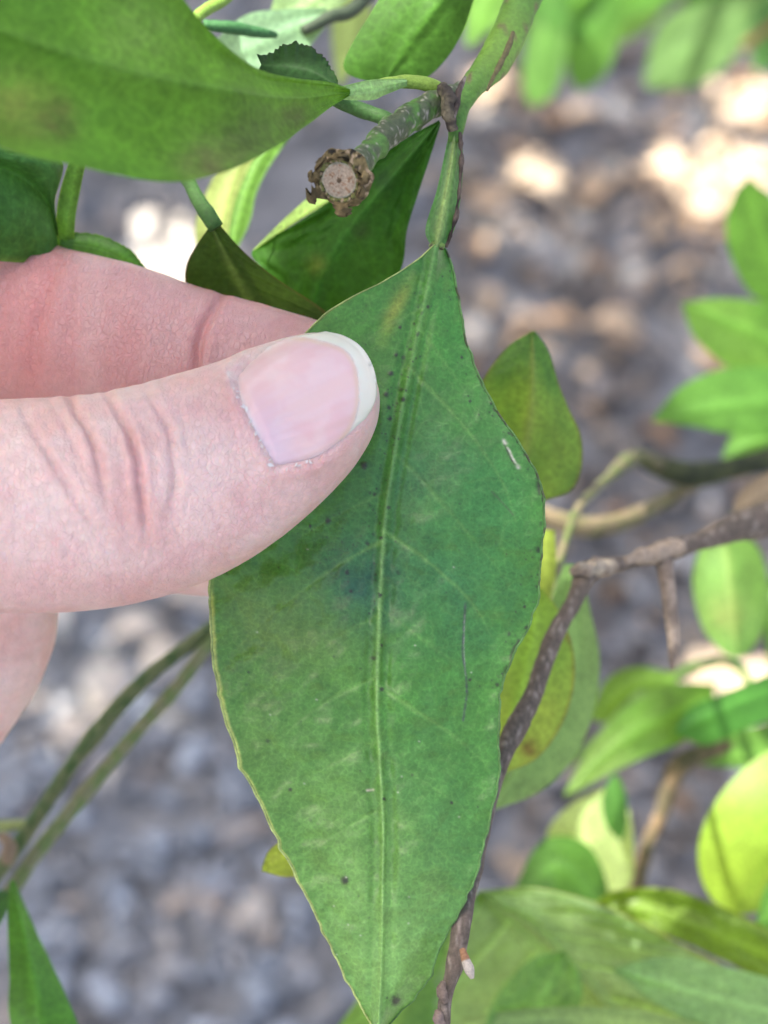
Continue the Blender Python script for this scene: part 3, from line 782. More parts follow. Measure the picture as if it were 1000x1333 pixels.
def held_leaf():
    nr, nc = 760, 130
    y = np.linspace(318, 1350, nr)
    def fy(pts):
        s = spline(pts, 600); o = np.argsort(s[:, 1]); return np.interp(y, s[o, 1], s[o, 0])
    xm, xl, xr = fy(MID), fy(LEFT), fy(RIGHT)
    q = np.stack([y * .09, y * 0], 1)
    env = np.clip((y - 318) / 60, 0, 1) * np.clip((1350 - y) / 40, 0, 1)
    xl = xl + (fbm(q, .6, 4, 2) - .5) * 5 * env; xr = xr + (fbm(q, .6, 4, 9) - .5) * 5.5 * env
    # small notches of the crenate margin
    for yy, a, w in [(905, 2.5, 5), (1000, 2.5, 6), (1105, 3, 6), (1213, 3, 7), (1275, 3, 6)]: xl -= a * np.exp(-((y - yy) / w) ** 2)
    for yy, a, w in [(1164, -4, 6), (1197, 3, 6), (1270, 3, 6), (1292, -4, 8), (800, -2, 5), (905, -3, 6)]: xr += a * np.exp(-((y - yy) / w) ** 2)
    v = np.concatenate([np.linspace(-1, 0, nc, endpoint=False), np.linspace(0, 1, nc + 1)])
    X = np.where(v[None] < 0, xm[:, None] + (xm - xl)[:, None] * v[None], xm[:, None] + (xr - xm)[:, None] * v[None])
    Y = np.repeat(y[:, None], len(v), 1); VV = np.repeat(v[None], nr, 0)
    px = np.stack([X.ravel(), Y.ravel()], 1); vf = VV.ravel(); A = np.abs(vf); yf = px[:, 1]; xf = px[:, 0]
    z = np.zeros(len(px))
    z -= 2.6 * sstep(.1, 1, A) ** 1.2 * np.where(vf > 0, 1.0, .55) * sstep(640, 820, yf)     # margins bend away
    z -= 2.0 * sstep(.2, 1, A) * (vf > 0) * sstep(640, 320, yf)
    z += 1.5 * np.exp(-((xf - 300) / 40) ** 2) * sstep(780, 1000, yf) * (vf < 0)
    z += 1.1 * np.exp(-((xf - 595) / 55) ** 2 - ((yf - 640) / 90) ** 2) + .8 * np.exp(-((xf - 400) / 60) ** 2 - ((yf - 900) / 80) ** 2)
    z += (fbm(px, .009, 3, 12) - .5) * 2.0 * sstep(640, 760, yf) + (fbm(px, .022, 3, 14) - .5) * 1.3 * sstep(620, 720, yf) + (fbm(px, .06, 2, 15) - .5) * .25
    z += -.003 * np.clip(yf - 900, 0, 500) 
    # the pinch
    pin = np.exp(-((xf - 430) / 110) ** 2 - ((yf - 540) / 110) ** 2); z = z * (1 - pin) + .5 * pin
    z += .9 * np.exp(-((xf - 500) / 26) ** 2 - ((yf - 545) / 60) ** 2)
    # midrib: ridge with furrows beside it
    dm = np.abs(xf - np.repeat(xm, len(v))) * S
    wd = .42 - .17 * sstep(500, 1300, yf)
    z += .34 * np.exp(-(dm / wd) ** 2) - .26 * np.exp(-((dm - .95) / .45) ** 2)
    c = np.tile(G_MAIN, (len(px), 1))
    # tone patches of the blade; the bluish ones paint in its sheen
    f1 = sstep(.35, .68, fbm(px, .011, 5, 33))[:, None]; c = c * (1 - .35 * f1) + np.array([.080, .225, .040]) * .35 * f1
    f2 = sstep(.42, .7, fbm(px, .018, 4, 133))[:, None] * .25; c = c * (1 - f2) + np.array([.036, .125, .040]) * f2
    def patch(x, yy, rx, ry, col, amt):
        nonlocal c
        t = (amt * np.exp(-((xf - x) / rx) ** 2 - ((yf - yy) / ry) ** 2) * (.5 + fbm(px, .03, 4, int(x))))[:, None].clip(0, .95)
        c = c * (1 - t) + np.array(col) * t
    patch(395, 830, 80, 65, (.13, .215, .048), .6)
    patch(330, 800, 40, 50, (.12, .19, .06), .4)
    patch(380, 1030, 90, 90, (.09, .23, .05), .6)
    patch(430, 1180, 90, 110, (.10, .25, .055), .7)
    patch(510, 1230, 100, 140, (.18, .36, .10), .95)
    patch(560, 1060, 90, 120, (.06, .20, .06), .5)
    patch(600, 760, 80, 110, (.040, .155, .060), .6)
    patch(470, 760, 60, 60, (.030, .10, .060), .9)
    patch(640, 650, 60, 90, (.05, .22, .05), .5)
    patch(600, 430, 60, 80, (.055, .22, .04), .6)
    patch(555, 620, 110, 100, (.042, .150, .048), .7)
    patch(330, 960, 60, 110, (.10, .21, .045), .6)
    patch(440, 1080, 120, 120, (.13, .265, .06), .6)
    patch(470, 400, 50, 22, (.055, .20, .04), .4)
    # yellow streak beside the midrib near the base
    d, t = poly_dist(px, [(538, 362), (522, 388), (508, 415), (498, 445)]); s_ = (.85 * np.exp(-(d / 9) ** 2) * np.sin(np.pi * np.clip(t, .08, .92)))[:, None]
    c = c * (1 - s_) + np.array([.24, .30, .05]) * s_
    # lateral veins
    veins = [[(500, 692), (545, 722), (590, 760), (622, 796), (640, 830)], [(492, 893), (540, 925), (590, 958), (628, 990)], [(532, 478), (580, 528), (620, 575), (655, 630), (672, 680)],
             [(497, 706), (455, 727), (400, 764), (345, 808), (300, 850)], [(490, 882), (440, 905), (385, 942), (340, 988)], [(497, 1052), (450, 1078), (400, 1108), (375, 1122)],
             [(497, 1055), (540, 1085), (580, 1115), (610, 1140)], [(499, 1180), (540, 1205), (575, 1225)], [(498, 1150), (460, 1175), (430, 1205)], [(545, 425), (570, 460), (605, 510)],
             [(514, 590), (545, 620), (590, 672), (640, 730), (668, 770)], [(492, 790), (540, 825), (600, 870), (640, 905)], [(492, 965), (440, 990), (390, 1020), (360, 1050)], [(492, 980), (540, 1010), (600, 1050), (630, 1075)],
             [(493, 800), (440, 830), (380, 870), (310, 935)], [(505, 640), (450, 665), (390, 700)], [(552, 400), (510, 420), (470, 445)]]
    vm = np.zeros(len(px))
    for k, vp in enumerate(veins):
        d, t = poly_dist(px, spline(vp, 30)); d = d + (fbm(px, .05, 2, k) - .5) * 3
        st = (.62 if k < 6 else .34) * (1 - .7 * t)
        g = np.exp(-(d / (3.0 - 1.2 * t)) ** 2) * st; vm = np.maximum(vm, g)
    z -= .16 * vm - .05
    # closed loops of small veins
    w1 = np.stack([xf + 9 * fbm(px, .03, 2, 51), yf + 9 * fbm(px, .03, 2, 52)], 1)
    net = 1 - np.clip(np.abs(vnoise(w1, .055, 90) - .5) * 16, 0, 1); net2 = 1 - np.clip(np.abs(vnoise(w1, .12, 91) - .5) * 12, 0, 1)
    vm = np.clip(vm + .15 * net + .09 * net2, 0, 1)
    c = c * (1 - vm[:, None] * .75) + np.array([.17, .34, .09]) * vm[:, None] * .75
    z -= .02 * net
    mr = (np.exp(-(dm / (wd * .62)) ** 2) * (.35 + .5 * sstep(560, 900, yf)))[:, None]; c = c * (1 - mr) + np.array([.22, .42, .12]) * mr
    # pale margin at left, dark flecks along the right one
    le = (sstep(.965, .99, -vf) * sstep(740, 800, yf))[:, None]; c = c * (1 - le) + np.array([.38, .46, .13]) * le
    ue = (sstep(.955, .985, -vf) * sstep(430, 400, yf) * .6)[:, None]; c = c * (1 - ue) + np.array([.25, .32, .08]) * ue
    fl = (sstep(.955, .985, vf) * sstep(.6, .72, vnoise(px, .12, 8)) * sstep(1000, 800, yf))[:, None] * .8; c = c * (1 - fl) + np.array([.03, .028, .02]) * fl
    # specks
    dark = np.zeros(len(px)); up = np.zeros(len(px))
    def speck(x, yy, r, a=1.0, h=.08):
        m = (np.abs(xf - x) < r * 3) & (np.abs(yf - yy) < r * 3)
        dd = np.hypot((xf[m] - x), (yf[m] - yy)) * (1 + .5 * (vnoise(px[m], .5, 3) - .5)); g = np.exp(-(dd / r) ** 4)
        dark[m] = np.maximum(dark[m], g * a); up[m] += g * h
    for x, yy, r in [(449, 1146, 6), (515, 1303, 6.5), (474, 606, 5), (497, 897, 3.2), (525, 520, 3.5), (509, 486, 4), (516, 462, 3), (503, 513, 3.5), (521, 426, 2.6), (508, 545, 3), (495, 775, 2.6), (427, 678, 4), (404, 685, 2.5), (452, 745, 3), (457, 770, 2.5),
                     (497, 840, 2), (496, 700, 2.4), (500, 1040, 2.4), (378, 1028, 2.5), (588, 1045, 2.4), (612, 522, 2), (601, 465, 2), (655, 545, 2.6), (640, 525, 2), (683, 790, 2), (612, 885, 2)]: speck(x, yy, r)
    for k in range(230):
        u = rng.uniform(0, 1)
        if u < .5: yy = 560 + rng.normal(0, 150); yy = yy if yy > 370 else rng.uniform(370, 900); x = np.interp(yy, y, xm) - 10 + rng.normal(0, 9)
        elif u < .75: yy = rng.uniform(350, 900); x = np.interp(yy, y, xr) - abs(rng.normal(0, 14))
        else: yy = rng.uniform(380, 1300); x = rng.uniform(np.interp(yy, y, xl) + 10, np.interp(yy, y, xr) - 10)
        speck(x, yy, rng.uniform(.8, 1.5) * (1.9 if rng.random() < .15 else 1), rng.uniform(.3, .95), .02)
    for k in range(70):     # spray of dots beside the midrib under the thumb tip and at left
        speck(440 + rng.normal(0, 26), 700 + rng.normal(0, 30), rng.uniform(.8, 1.5), rng.uniform(.3, .7), .01)
    dk = dark[:, None] * .9; c = c * (1 - dk) + np.array([.035, .032, .030]) * dk; z += up * .9
    # long grey scratch and small pale scar
    for pts, w, cc, a in [([(606, 786), (604, 815), (602, 850), (607, 880), (608, 905), (603, 938)], 1.7, (.06, .075, .07), .85), ([(605, 800), (604, 840), (606, 880)], .7, (.30, .32, .30), .5),
                          ([(656, 574), (658, 577)], 2.6, (.45, .44, .40), .9), ([(661, 583), (664, 588), (667, 596), (671, 602)], 1.5, (.50, .48, .44), .9), ([(674, 606), (675, 608)], 2.4, (.5, .48, .44), .9), ([(657, 580), (660, 586), (665, 597), (670, 605)], 1.4, (.04, .035, .03), .8),
                          ([(640, 640), (655, 655), (668, 670)], 1.2, (.08, .09, .06), .5), ([(486, 1028), (478, 1029)], 1.5, (.55, .5, .42), .9)]:
        d, t = poly_dist(px, pts); g = (a * np.exp(-(d / w) ** 2) * (.5 + .8 * vnoise(px, .3, 6)))[:, None].clip(0, 1); c = c * (1 - g) + np.array(cc) * g
    for k in range(26):
        x, yy = rng.uniform(330, 640), rng.uniform(690, 1250); d = np.hypot(xf - x, (yf - yy) * 1.3); g = (np.exp(-(d / 1.3) ** 2) * .6)[:, None]; c = c * (1 - g) + np.array([.5, .52, .45]) * g
    c = c * (.82 + .36 * fbm(px, .22, 4, 71))[:, None]
    D = D0 - z
    pos = np.stack([(xf - 500) * S * D / D0, (666.5 - yf) * S * D / D0, z], 1)
    o = mesh_obj('leaf', to_world(pos), grid_faces(nr, len(v)), M_HELD, branch, col=c)
    o['label'] = 'long pointed leaf with a pale midrib, held under the thumb'
    # thickened margin
    cols = len(v); P3 = pos.reshape(nr, cols, 3)
    for side, cc in ((0, (.36, .44, .14)), (cols - 1, (.10, .22, .06))):
        e = P3[:, side][::2]; n = len(e); k = 6; an = np.linspace(0, 2 * np.pi, k, endpoint=False); r = .13
        ring = e[:, None] + r * np.stack([np.cos(an), an * 0, np.sin(an)], 1)[None]
        col_ = np.tile(cc, (n * k, 1)) * (.6 + .8 * vnoise(ring.reshape(-1, 3), .9, 3))[:, None]
        if side: 
            t = (sstep(.62, .7, vnoise(ring.reshape(-1, 3), 1.1, 13)) * sstep(-40, 10, ring.reshape(-1, 3)[:, 1]))[:, None]; col_ = col_ * (1 - t) + np.array([.06, .05, .03]) * t * .8 + col_ * t * .2
        mesh_obj('margin', to_world(ring.reshape(-1, 3)), grid_faces(n, k, wrap=True), M_STEM, o, col=col_)
    return o
HL = held_leaf()

def speckle(col2, lo=.55, hi=.62, sc=1.6, seed=3):
    def f(c, us, V):
        t = sstep(lo, hi, fbm(V, sc, 3, seed))[:, None]
        return c * (1 - t) + np.array(col2) * t
    return f

def stemcol(c, us, V):
    t = np.exp(-((us - .84) / .08) ** 2)[:, None] * .5; c = c * (1 - t) + np.array([.24, .40, .05]) * t
    return speckle((.16, .13, .06), .68, .76, .8)(c, us, V)
# main stem from the upper right to the node, then the winged leaf stalk
STEMG = (.09, .22, .035)
tube(branch, 'stem', [(900, -420, 330, 60), (760, -160, 300, 54), (688, -15, 287, 46), (662, 45, 282, 46), (640, 85, 278, 40), (615, 112, 274, 33), (598, 140, 272, 28), (594, 165, 271, 22), (592, 185, 271, 16)], STEMG, n=120, k=22, flat=.7,
     color2=(.08, .19, .03), colf=stemcol, nodes=((.62, .10, .03), (.86, .12, .03)))
tube(branch, 'bark_scar', [(668, 42, 277, 5), (660, 66, 275, 8), (645, 95, 273, 6), (634, 118, 272, 3)], (.15, .13, .06), M_BARK, n=40, k=8, lump=.2)
tube(branch, 'bark_scar', [(606, 100, 270.5, 3), (598, 118, 269, 9), (594, 138, 268.5, 8), (590, 160, 269, 3)], (.30, .26, .22), M_BARK, n=30, k=8, lump=.2, color2=(.08, .06, .05))
tube(branch, 'bark_scar', [(599, 172, 270.5, 4), (601, 200, 270.6, 6), (600, 225, 270.6, 5), (597, 260, 270.6, 5), (591, 292, 270.6, 6), (581, 322, 270.6, 3)], (.035, .025, .02), M_BARK, n=90, k=8, lump=.55, color2=(.12, .09, .07))
pet = leaf(branch, [(592, 172), (588, 210), (580, 255), (572, 300), (568, 322)], [(585, 172), (578, 205), (568, 250), (554, 298), (562, 322)], [(600, 172), (603, 205), (600, 255), (591, 300), (576, 322)],
           (.07, .20, .06), D=[271, 270.5, 270.3, 270, 270], dl=1.0, dr=1.0, rib=.5, veins=0, ribcol=(.30, .42, .14), name='leaf_stalk', nu=90, nv=14, mat=M_LEAF)
tube(branch, 'leaf_joint', [(560, 322, 270.4, 7), (568, 318, 270.2, 11), (578, 322, 270.4, 8)], (.14, .24, .05), n=14, k=10, colf=speckle((.08, .06, .04), .5, .6))
# stub
stub = tube(branch, 'stub', [(600, 118, 274, 24), (580, 128, 272, 30), (555, 140, 270, 34), (525, 158, 267, 36), (500, 178, 264, 34), (480, 200, 261, 32), (461, 221, 258, 36), (447, 234, 256.4, 48)], (.075, .18, .03), n=110, k=30, lump=.16,
            color2=(.065, .085, .04), colf=speckle((.30, .28, .23), .64, .72, 2.6, 5), nodes=((.12, .18, .05), (.35, .06, .05)))
stub['label'] = 'short stub of a pruned shoot with a cut end'
def cut_end():
    c0 = L(443, 234, 255.6); nrm = np.array([-.40, -.36, .84]); nrm /= np.linalg.norm(nrm)
    a = np.cross([0, 1, 0], nrm); a /= np.linalg.norm(a); b = np.cross(nrm, a)
    def disc(nr, na, rad, hf, cf, name, mat, par):
        th = np.linspace(0, 2 * np.pi, na, endpoint=False); V, C = [], []
        for i in range(nr):
            for t in th:
                rr = rad(t) * i / (nr - 1) if i else .001
                x, y = rr * math.cos(t), rr * math.sin(t)
                V.append(c0 + a * x + b * y + nrm * hf(rr, t, i / (nr - 1))); C.append(cf(rr, t, i / (nr - 1)))
        return mesh_obj(name, to_world(np.array(V)), grid_faces(nr, na, wrap=True), mat, par, col=np.array(C))
    nz = lambda t, k, s: float(vnoise(np.array([[math.cos(t) * k + 5, math.sin(t) * k + 5, s]]), 1, 3))
    R0 = 25 * S * 255 / D0
    def hw(r, t, q): return .25 + .10 * (nz(t, 4, r * 3) - .5) - .12 * (q > .97)
    def cw(r, t, q):
        base = np.array([.44, .35, .26]); n = nz(t, 5, r * 4); 
        if n > .74: base = np.array([.33, .20, .12])
        if r < .25: base = np.array([.16, .11, .07])
        if q > .88: base = np.array([.40, .38, .28])
        ringv = .96 + .04 * math.sin(r * 14 + 4 * nz(t, 2, 3)); return base * ringv * (.8 + .4 * nz(t, 9, r * 9))
    disc(26, 64, lambda t: R0 * (1 + .05 * math.sin(2 * t + .5)), hw, cw, 'cut_face', M_WOOD, stub)
    def rag(t): return 1.34 * R0 + .30 * R0 * (nz(t, 1.3, 4) + .3) + .25 * R0 * (nz(t, 4, 1) - .3)
    def hr(r, t, q): 
        if r < R0 * .9: return -.2
        return .10 + .35 * math.exp(-((r - 1.12 * R0) / (.12 * R0)) ** 2) - .9 * sstep(1.15 * R0, 1.8 * R0, np.array([r]))[0] + .35 * (nz(t, 5, r * 2) - .5)
    def cr(r, t, q):
        g = np.array([.16, .17, .05]); br = np.array([.15, .115, .05]); w = float(sstep(1.15 * R0, 1.3 * R0, np.array([r]))[0])
        c = g * (1 - w) + br * w
        if nz(t, 7, r * 6) > .62: c = np.array([.38, .28, .18])
        if nz(t, 6, r * 4 + 9) > .68: c = np.array([.02, .016, .012])
        return c * (.7 + .6 * nz(t, 11, r * 7))
    disc(22, 110, rag, hr, cr, 'callus_rim', M_BARK, stub)
    # ragged flaps of bark round the cut
    for t, ln, ww in ((2.3, .9, .30), (3.55, 2.0, .22), (4.75, 1.7, .26), (.1, 1.7, .22), (1.35, .7, .42), (5.75, .8, .2), (2.95, 1.3, .12)):
        V = []
        for i in range(8):
            for j in range(5):
                q = i / 7; rr = R0 * (1.15 + .42 * ln * q); tt = t + (j - 2) * ww * (1 - .88 * q) + .10 * rng.normal()
                V.append(c0 + a * rr * math.cos(tt) + b * rr * math.sin(tt) + nrm * (.2 + .5 * math.sin(q * 2.4) * ln - .15 * (j - 2) ** 2 * q + .16 * rng.normal()))
        V = np.array(V); cc = np.array([.15, .11, .05]) * (.25 + 1.7 * vnoise(V, 2.2, int(t * 9)) ** 1.3)[:, None]
        o = mesh_obj('bark_flap', to_world(V), grid_faces(8, 5), M_BARK, stub, col=cc)
        o.modifiers.new('t', 'SOLIDIFY').thickness = .00018
cut_end()
# knobbly collar where the stub leaves the stem
tube(branch, 'collar', [(574, 112, 270, 14), (584, 128, 268.6, 22), (585, 150, 269, 18), (590, 170, 269.5, 10)], (.20, .17, .11), M_BARK, n=40, k=14, lump=.35, color2=(.06, .05, .04))
# big near leaf top left with its stalk
tube(branch, 'leaf_stalk', [(580, 122, 272, 20), (560, 111, 271, 20), (530, 106, 270, 18), (495, 110, 268, 16), (460, 116, 265, 12), (440, 118, 262, 10)], (.22, .34, .05), n=50, k=12, flat=.7)
leaf(branch, [(530, 106), (490, 113), (430, 122)], [(530, 102), (490, 103), (470, 106), (430, 116)], [(530, 112), (500, 124), (485, 130), (450, 130), (430, 126)], (.22, .38, .14), D=[269.5, 266, 262], nu=30, nv=8, rib=.2, veins=0, name='stalk_wing')
BIGM = [(456, 120), (380, 128), (300, 118), (150, 88), (-50, 20), (-280, -90)]
BL_ = leaf(branch, BIGM, [(456, 124), (430, 140), (400, 163), (350, 196), (300, 221), (240, 236), (180, 233), (100, 216), (0, 192), (-120, 130), (-280, -90)],
     [(456, 116), (430, 107), (380, 101), (335, 89), (297, 62), (266, 32), (240, 0), (180, -80), (40, -170), (-140, -180), (-280, -90)],
     (.085, .215, .020), D=[263, 250, 238, 229, 224, 220], dl=-5, dr=3, bulge=-2, color2=(.055, .16, .018), nu=160, nv=50, veins=8, wave=3, rib=.02, ribcol=(.09, .22, .03), vein_col=1.1, mat=M_NEAR,
     spots=[(330, 185, 50, (.05, .07, .025), .6), (385, 152, 22, (.06, .06, .03), .55), (75, 155, 30, (.07, .07, .03), .7), (20, 140, 50, (.16, .20, .05), .5), (180, 40, 60, (.13, .24, .06), .5), (270, 215, 40, (.10, .075, .05), .5)], label='large blurred leaf nearest the lens, top left')
tube(branch, 'leaf_stalk', [(520, 160, 270, 16), (490, 150, 272, 20), (455, 138, 272, 20), (425, 126, 270, 14), (395, 112, 270, 8)], (.05, .13, .03), n=40, k=12)
# toothed dark leaf behind
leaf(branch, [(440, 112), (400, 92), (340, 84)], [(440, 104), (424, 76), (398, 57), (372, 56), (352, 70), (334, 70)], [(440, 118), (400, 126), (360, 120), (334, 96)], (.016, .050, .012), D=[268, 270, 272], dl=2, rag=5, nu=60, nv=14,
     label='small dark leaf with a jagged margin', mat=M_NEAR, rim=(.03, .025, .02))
# leaf at top centre
leaf(branch, [(500, 108), (530, 60), (575, 0), (640, -90), (700, -200)], [(500, 110), (460, 100), (447, 84), (462, 50), (488, 8), (540, -80), (620, -160), (700, -200)], [(500, 108), (548, 104), (580, 78), (604, 38), (626, -20), (680, -100), (700, -200)],
     (.05, .135, .018), mat=M_NEAR, D=[288, 287, 286, 286, 290], dl=2, dr=2, nu=90, nv=26, label='broad leaf at the top, between the near leaf and the stem')
# dark leaf behind the stub and its pale folded side
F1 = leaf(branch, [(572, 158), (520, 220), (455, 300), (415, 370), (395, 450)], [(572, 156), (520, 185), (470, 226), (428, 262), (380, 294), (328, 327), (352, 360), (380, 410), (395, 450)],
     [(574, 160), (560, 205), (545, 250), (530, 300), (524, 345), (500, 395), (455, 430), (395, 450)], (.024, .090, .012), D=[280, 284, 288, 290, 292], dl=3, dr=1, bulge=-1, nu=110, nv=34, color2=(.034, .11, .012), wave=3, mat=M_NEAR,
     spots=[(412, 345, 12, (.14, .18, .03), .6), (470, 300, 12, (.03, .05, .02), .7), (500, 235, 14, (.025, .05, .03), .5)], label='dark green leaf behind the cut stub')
leaf(F1, [(455, 238), (400, 277), (329, 326)], [(455, 244), (415, 271), (380, 293), (329, 327)], [(455, 218), (415, 246), (375, 280), (329, 325)], (.26, .40, .13), D=[293, 293, 291], nu=40, nv=8, veins=0, rib=.05, name='folded_side', mat=M_LEAF_PALE)

# ================================================================== OTHER SPRIGS
sprig = thing('citrus_sprig', 'shaded citrus sprig with small folded leaves hanging just behind the forefinger', 'sprig', L(240, -100, 285))
tube(sprig, 'stem', [(200, -160, 300, 26), (225, 60, 292, 24), (232, 190, 286, 22), (250, 245, 281, 18), (268, 275, 279, 21), (282, 296, 278.5, 20)], (.045, .12, .022), n=70, k=14, flat=.6)
G1 = leaf(sprig, [(276, 294), (298, 340), (322, 390), (345, 450)], [(272, 296), (254, 322), (242, 348), (243, 375), (262, 410), (345, 450)], [(284, 290), (318, 328), (362, 364), (424, 406), (430, 430), (345, 450)], (.040, .085, .018), mat=M_NEAR,
     D=[279, 284, 290, 296], dl=2, dr=-1, nu=80, nv=26, rim=(.10, .06, .03), ribcol=(.12, .20, .06), rib=.35, veins=6, label='small folded leaf above the forefinger')
leaf(sprig, [(-60, 200), (20, 225), (60, 260), (74, 306)], [(-60, 160), (10, 192), (50, 196), (82, 212), (72, 262), (76, 306)], [(-60, 330), (0, 340), (60, 340), (76, 318)], (.034, .115, .024), mat=M_NEAR, D=[276, 280, 283, 285], nu=60, nv=22, wave=2, bulge=2,
     color2=(.045, .13, .03), rim=(.12, .22, .05), label='leaf half hidden under the big near leaf')
leaf(sprig, [(104, 190), (94, 250), (86, 300), (84, 335)], [(96, 190), (78, 250), (73, 290), (76, 335)], [(116, 190), (106, 240), (98, 285), (96, 335)], (.075, .19, .03), D=[280, 283, 285, 288], nu=40, nv=10, rim=(.28, .42, .06), veins=0, label='narrow stalk wing seen edge-on')
leaf(sprig, [(78, 312), (125, 318), (165, 336), (200, 372)], [(78, 300), (128, 306), (165, 322), (190, 348), (205, 368)], [(78, 326), (125, 336), (165, 356), (200, 378)], (.055, .16, .02), D=[286, 286, 286, 288], nu=50, nv=12, rim=(.20, .33, .03), veins=0, rag=2, label='curled leaf edge resting along the forefinger')
leaf(sprig, [(330, 170), (305, 230), (285, 300), (270, 360)], [(310, 170), (285, 215), (255, 290), (262, 360)], [(350, 170), (330, 220), (312, 270), (300, 330), (270, 360)], (.30, .38, .14), D=325, nu=40, nv=12, mat=M_LEAF_PALE, label='pale thin leaf behind, between finger and stub')
leaf(sprig, [(375, 150), (335, 215), (312, 280), (300, 340)], [(350, 160), (330, 205), (308, 255), (298, 300), (300, 340)], [(400, 150), (358, 205), (334, 250), (325, 290), (300, 340)], (.11, .24, .04), D=318, nu=40, nv=12)

top = thing('citrus_shoot', 'pale shoot with bluish leaves between the big near leaf and the top edge', 'shoot', L(480, -120, 315))
tube(top, 'stem', [(620, -200, 330, 22), (480, -8, 316, 20), (430, 22, 312, 18), (395, 40, 310, 14)], (.05, .07, .04), n=50, k=10)
leaf(top, [(425, 20), (370, 40), (310, 70), (240, 110)], [(425, 10), (370, 12), (310, 25), (240, 100)], [(425, 34), (390, 72), (330, 96), (240, 112)], (.20, .34, .20), D=[312, 310, 308, 306], nu=50, nv=16, mat=M_LEAF, label='bluish green leaf under the jagged one')
leaf(top, [(440, -30), (395, 10), (355, 30)], [(430, -60), (370, -30), (350, 20)], [(470, -20), (430, 22), (395, 38), (358, 36)], (.24, .38, .17), D=[318, 316, 314], nu=40, nv=14, mat=M_LEAF)
tube(top, 'twig', [(330, -30, 290, 14), (290, 0, 286, 16), (258, 20, 283, 16), (240, 48, 281, 12)], (.20, .34, .05), n=40, k=12)
tube(top, 'leaf_stalk', [(265, 32, 290, 14), (300, 36, 291, 18), (340, 42, 293, 14), (360, 46, 294, 8)], (.05, .16, .05), n=30, k=10)

# the thorned brown twig crossing behind the leaf
twig = thing('thorny_twig', 'bare brown twig with a long thorn, bending down behind the held leaf', 'twig', L(1250, 560, 350))
def barkf(c, us, V):
    t = sstep(.4, .75, fbm(V, 2.2, 4, 5))[:, None] * .7; c = c * (1 - t) + np.array([.20, .15, .12]) * t
    t = sstep(.62, .70, fbm(V, 3.5, 3, 15))[:, None] * .8; return c * (1 - t) + np.array([.34, .28, .23]) * t
tube(twig, 'stem', [(1500, 420, 380, 46), (1250, 570, 352, 42), (1020, 668, 336, 46), (960, 686, 330, 38), (905, 706, 324, 24), (870, 716, 320, 28), (820, 732, 314, 21), (785, 738, 310, 25), (764, 746, 307, 30), (750, 778, 304, 22), (720, 832, 300, 22),
     (694, 905, 295, 24), (672, 948, 291, 30), (655, 985, 288, 22), (643, 1030, 285, 17), (630, 1085, 281, 16), (613, 1150, 277, 20), (601, 1205, 274, 24), (592, 1258, 273, 20), (580, 1300, 272, 18), (574, 1360, 272, 18), (560, 1480, 275, 16)],
     (.130, .104, .080), M_BARK, n=300, k=20, lump=.06, colf=barkf, nodes=((.30, .12, .008), (.345, .15, .012), (.68, .12, .02), (.845, .2, .006), (.90, .18, .006)))
th_ = tube(twig, 'thorn', [(862, 712, 318, 28), (866, 738, 316, 23), (872, 785, 314, 19), (877, 830, 313, 16), (876, 858, 312, 12), (875, 872, 312, 5)], (.34, .27, .21), M_BARK, n=50, k=12, color2=(.22, .17, .13))
tube(th_, 'thorn_base', [(812, 730, 312, 10), (840, 723, 314, 18), (866, 716, 316, 24), (888, 716, 317, 18)], (.40, .31, .23), M_BARK, n=40, k=16, lump=.32)
tube(twig, 'knot', [(742, 745, 305, 8), (756, 742, 305, 20), (778, 740, 307, 24), (800, 737, 309, 18)], (.26, .20, .15), M_BARK, n=40, k=16, lump=.35, color2=(.42, .35, .26))
tube(twig, 'bud', [(602, 1236, 272, 8), (606, 1248, 271.4, 11), (611, 1262, 271.2, 13), (615, 1274, 271.2, 5)], (.55, .48, .40), M_WOOD, n=20, k=10, colf=lambda c, us, V: np.where(us[:, None] < .4, np.array([[.34, .18, .10]]), c))
tube(twig, 'knot', [(577, 1278, 271.4, 8), (576, 1292, 270.8, 15), (580, 1304, 271.2, 10)], (.20, .15, .12), M_BARK, n=18, k=10, lump=.25)
tube(twig, 'knot', [(570, 1316, 271.4, 8), (571, 1328, 270.8, 14), (576, 1338, 271.2, 10)], (.24, .18, .15), M_BARK, n=18, k=10, lump=.25)

# green shoot behind the right margin of the held leaf
dark = thing('dark_branch', 'dark branch from the right edge with fresh leaves and one yellowing leaf', 'branch', L(1250, 480, 440))
gs = dark
tube(gs, 'stem', [(860, 606, 404, 16), (836, 594, 400, 18), (816, 601, 388, 20), (796, 618, 374, 14), (772, 640, 360, 12), (748, 672, 348, 12), (722, 755, 335, 13), (704, 840, 325, 12), (690, 930, 318, 10)], (.085, .12, .03), n=80, k=12, lump=.12, color2=(.17, .14, .08))
L1 = leaf(gs, [(693, 431), (694, 500), (686, 570), (670, 660)], [(690, 432), (660, 452), (630, 492), (600, 560), (610, 650), (670, 664)], [(697, 431), (715, 458), (728, 500), (741, 532), (756, 565), (758, 605), (745, 638), (715, 650), (670, 662)], (.065, .165, .025),
     D=[300, 300, 302, 306], dl=2, dr=2, color2=(.15, .25, .035), nu=80, nv=26, ribcol=(.16, .22, .05), label='leaf with a darker tip beside the right margin of the held leaf', rim=(.10, .09, .03))
leaf(gs, [(712, 690), (710, 740), (700, 800)], [(706, 690), (700, 740), (690, 800)], [(722, 690), (724, 740), (712, 800)], (.20, .27, .05), D=322, nu=30, nv=6, mat=M_LEAF_PALE, label='narrow yellow leaf seen edge-on')
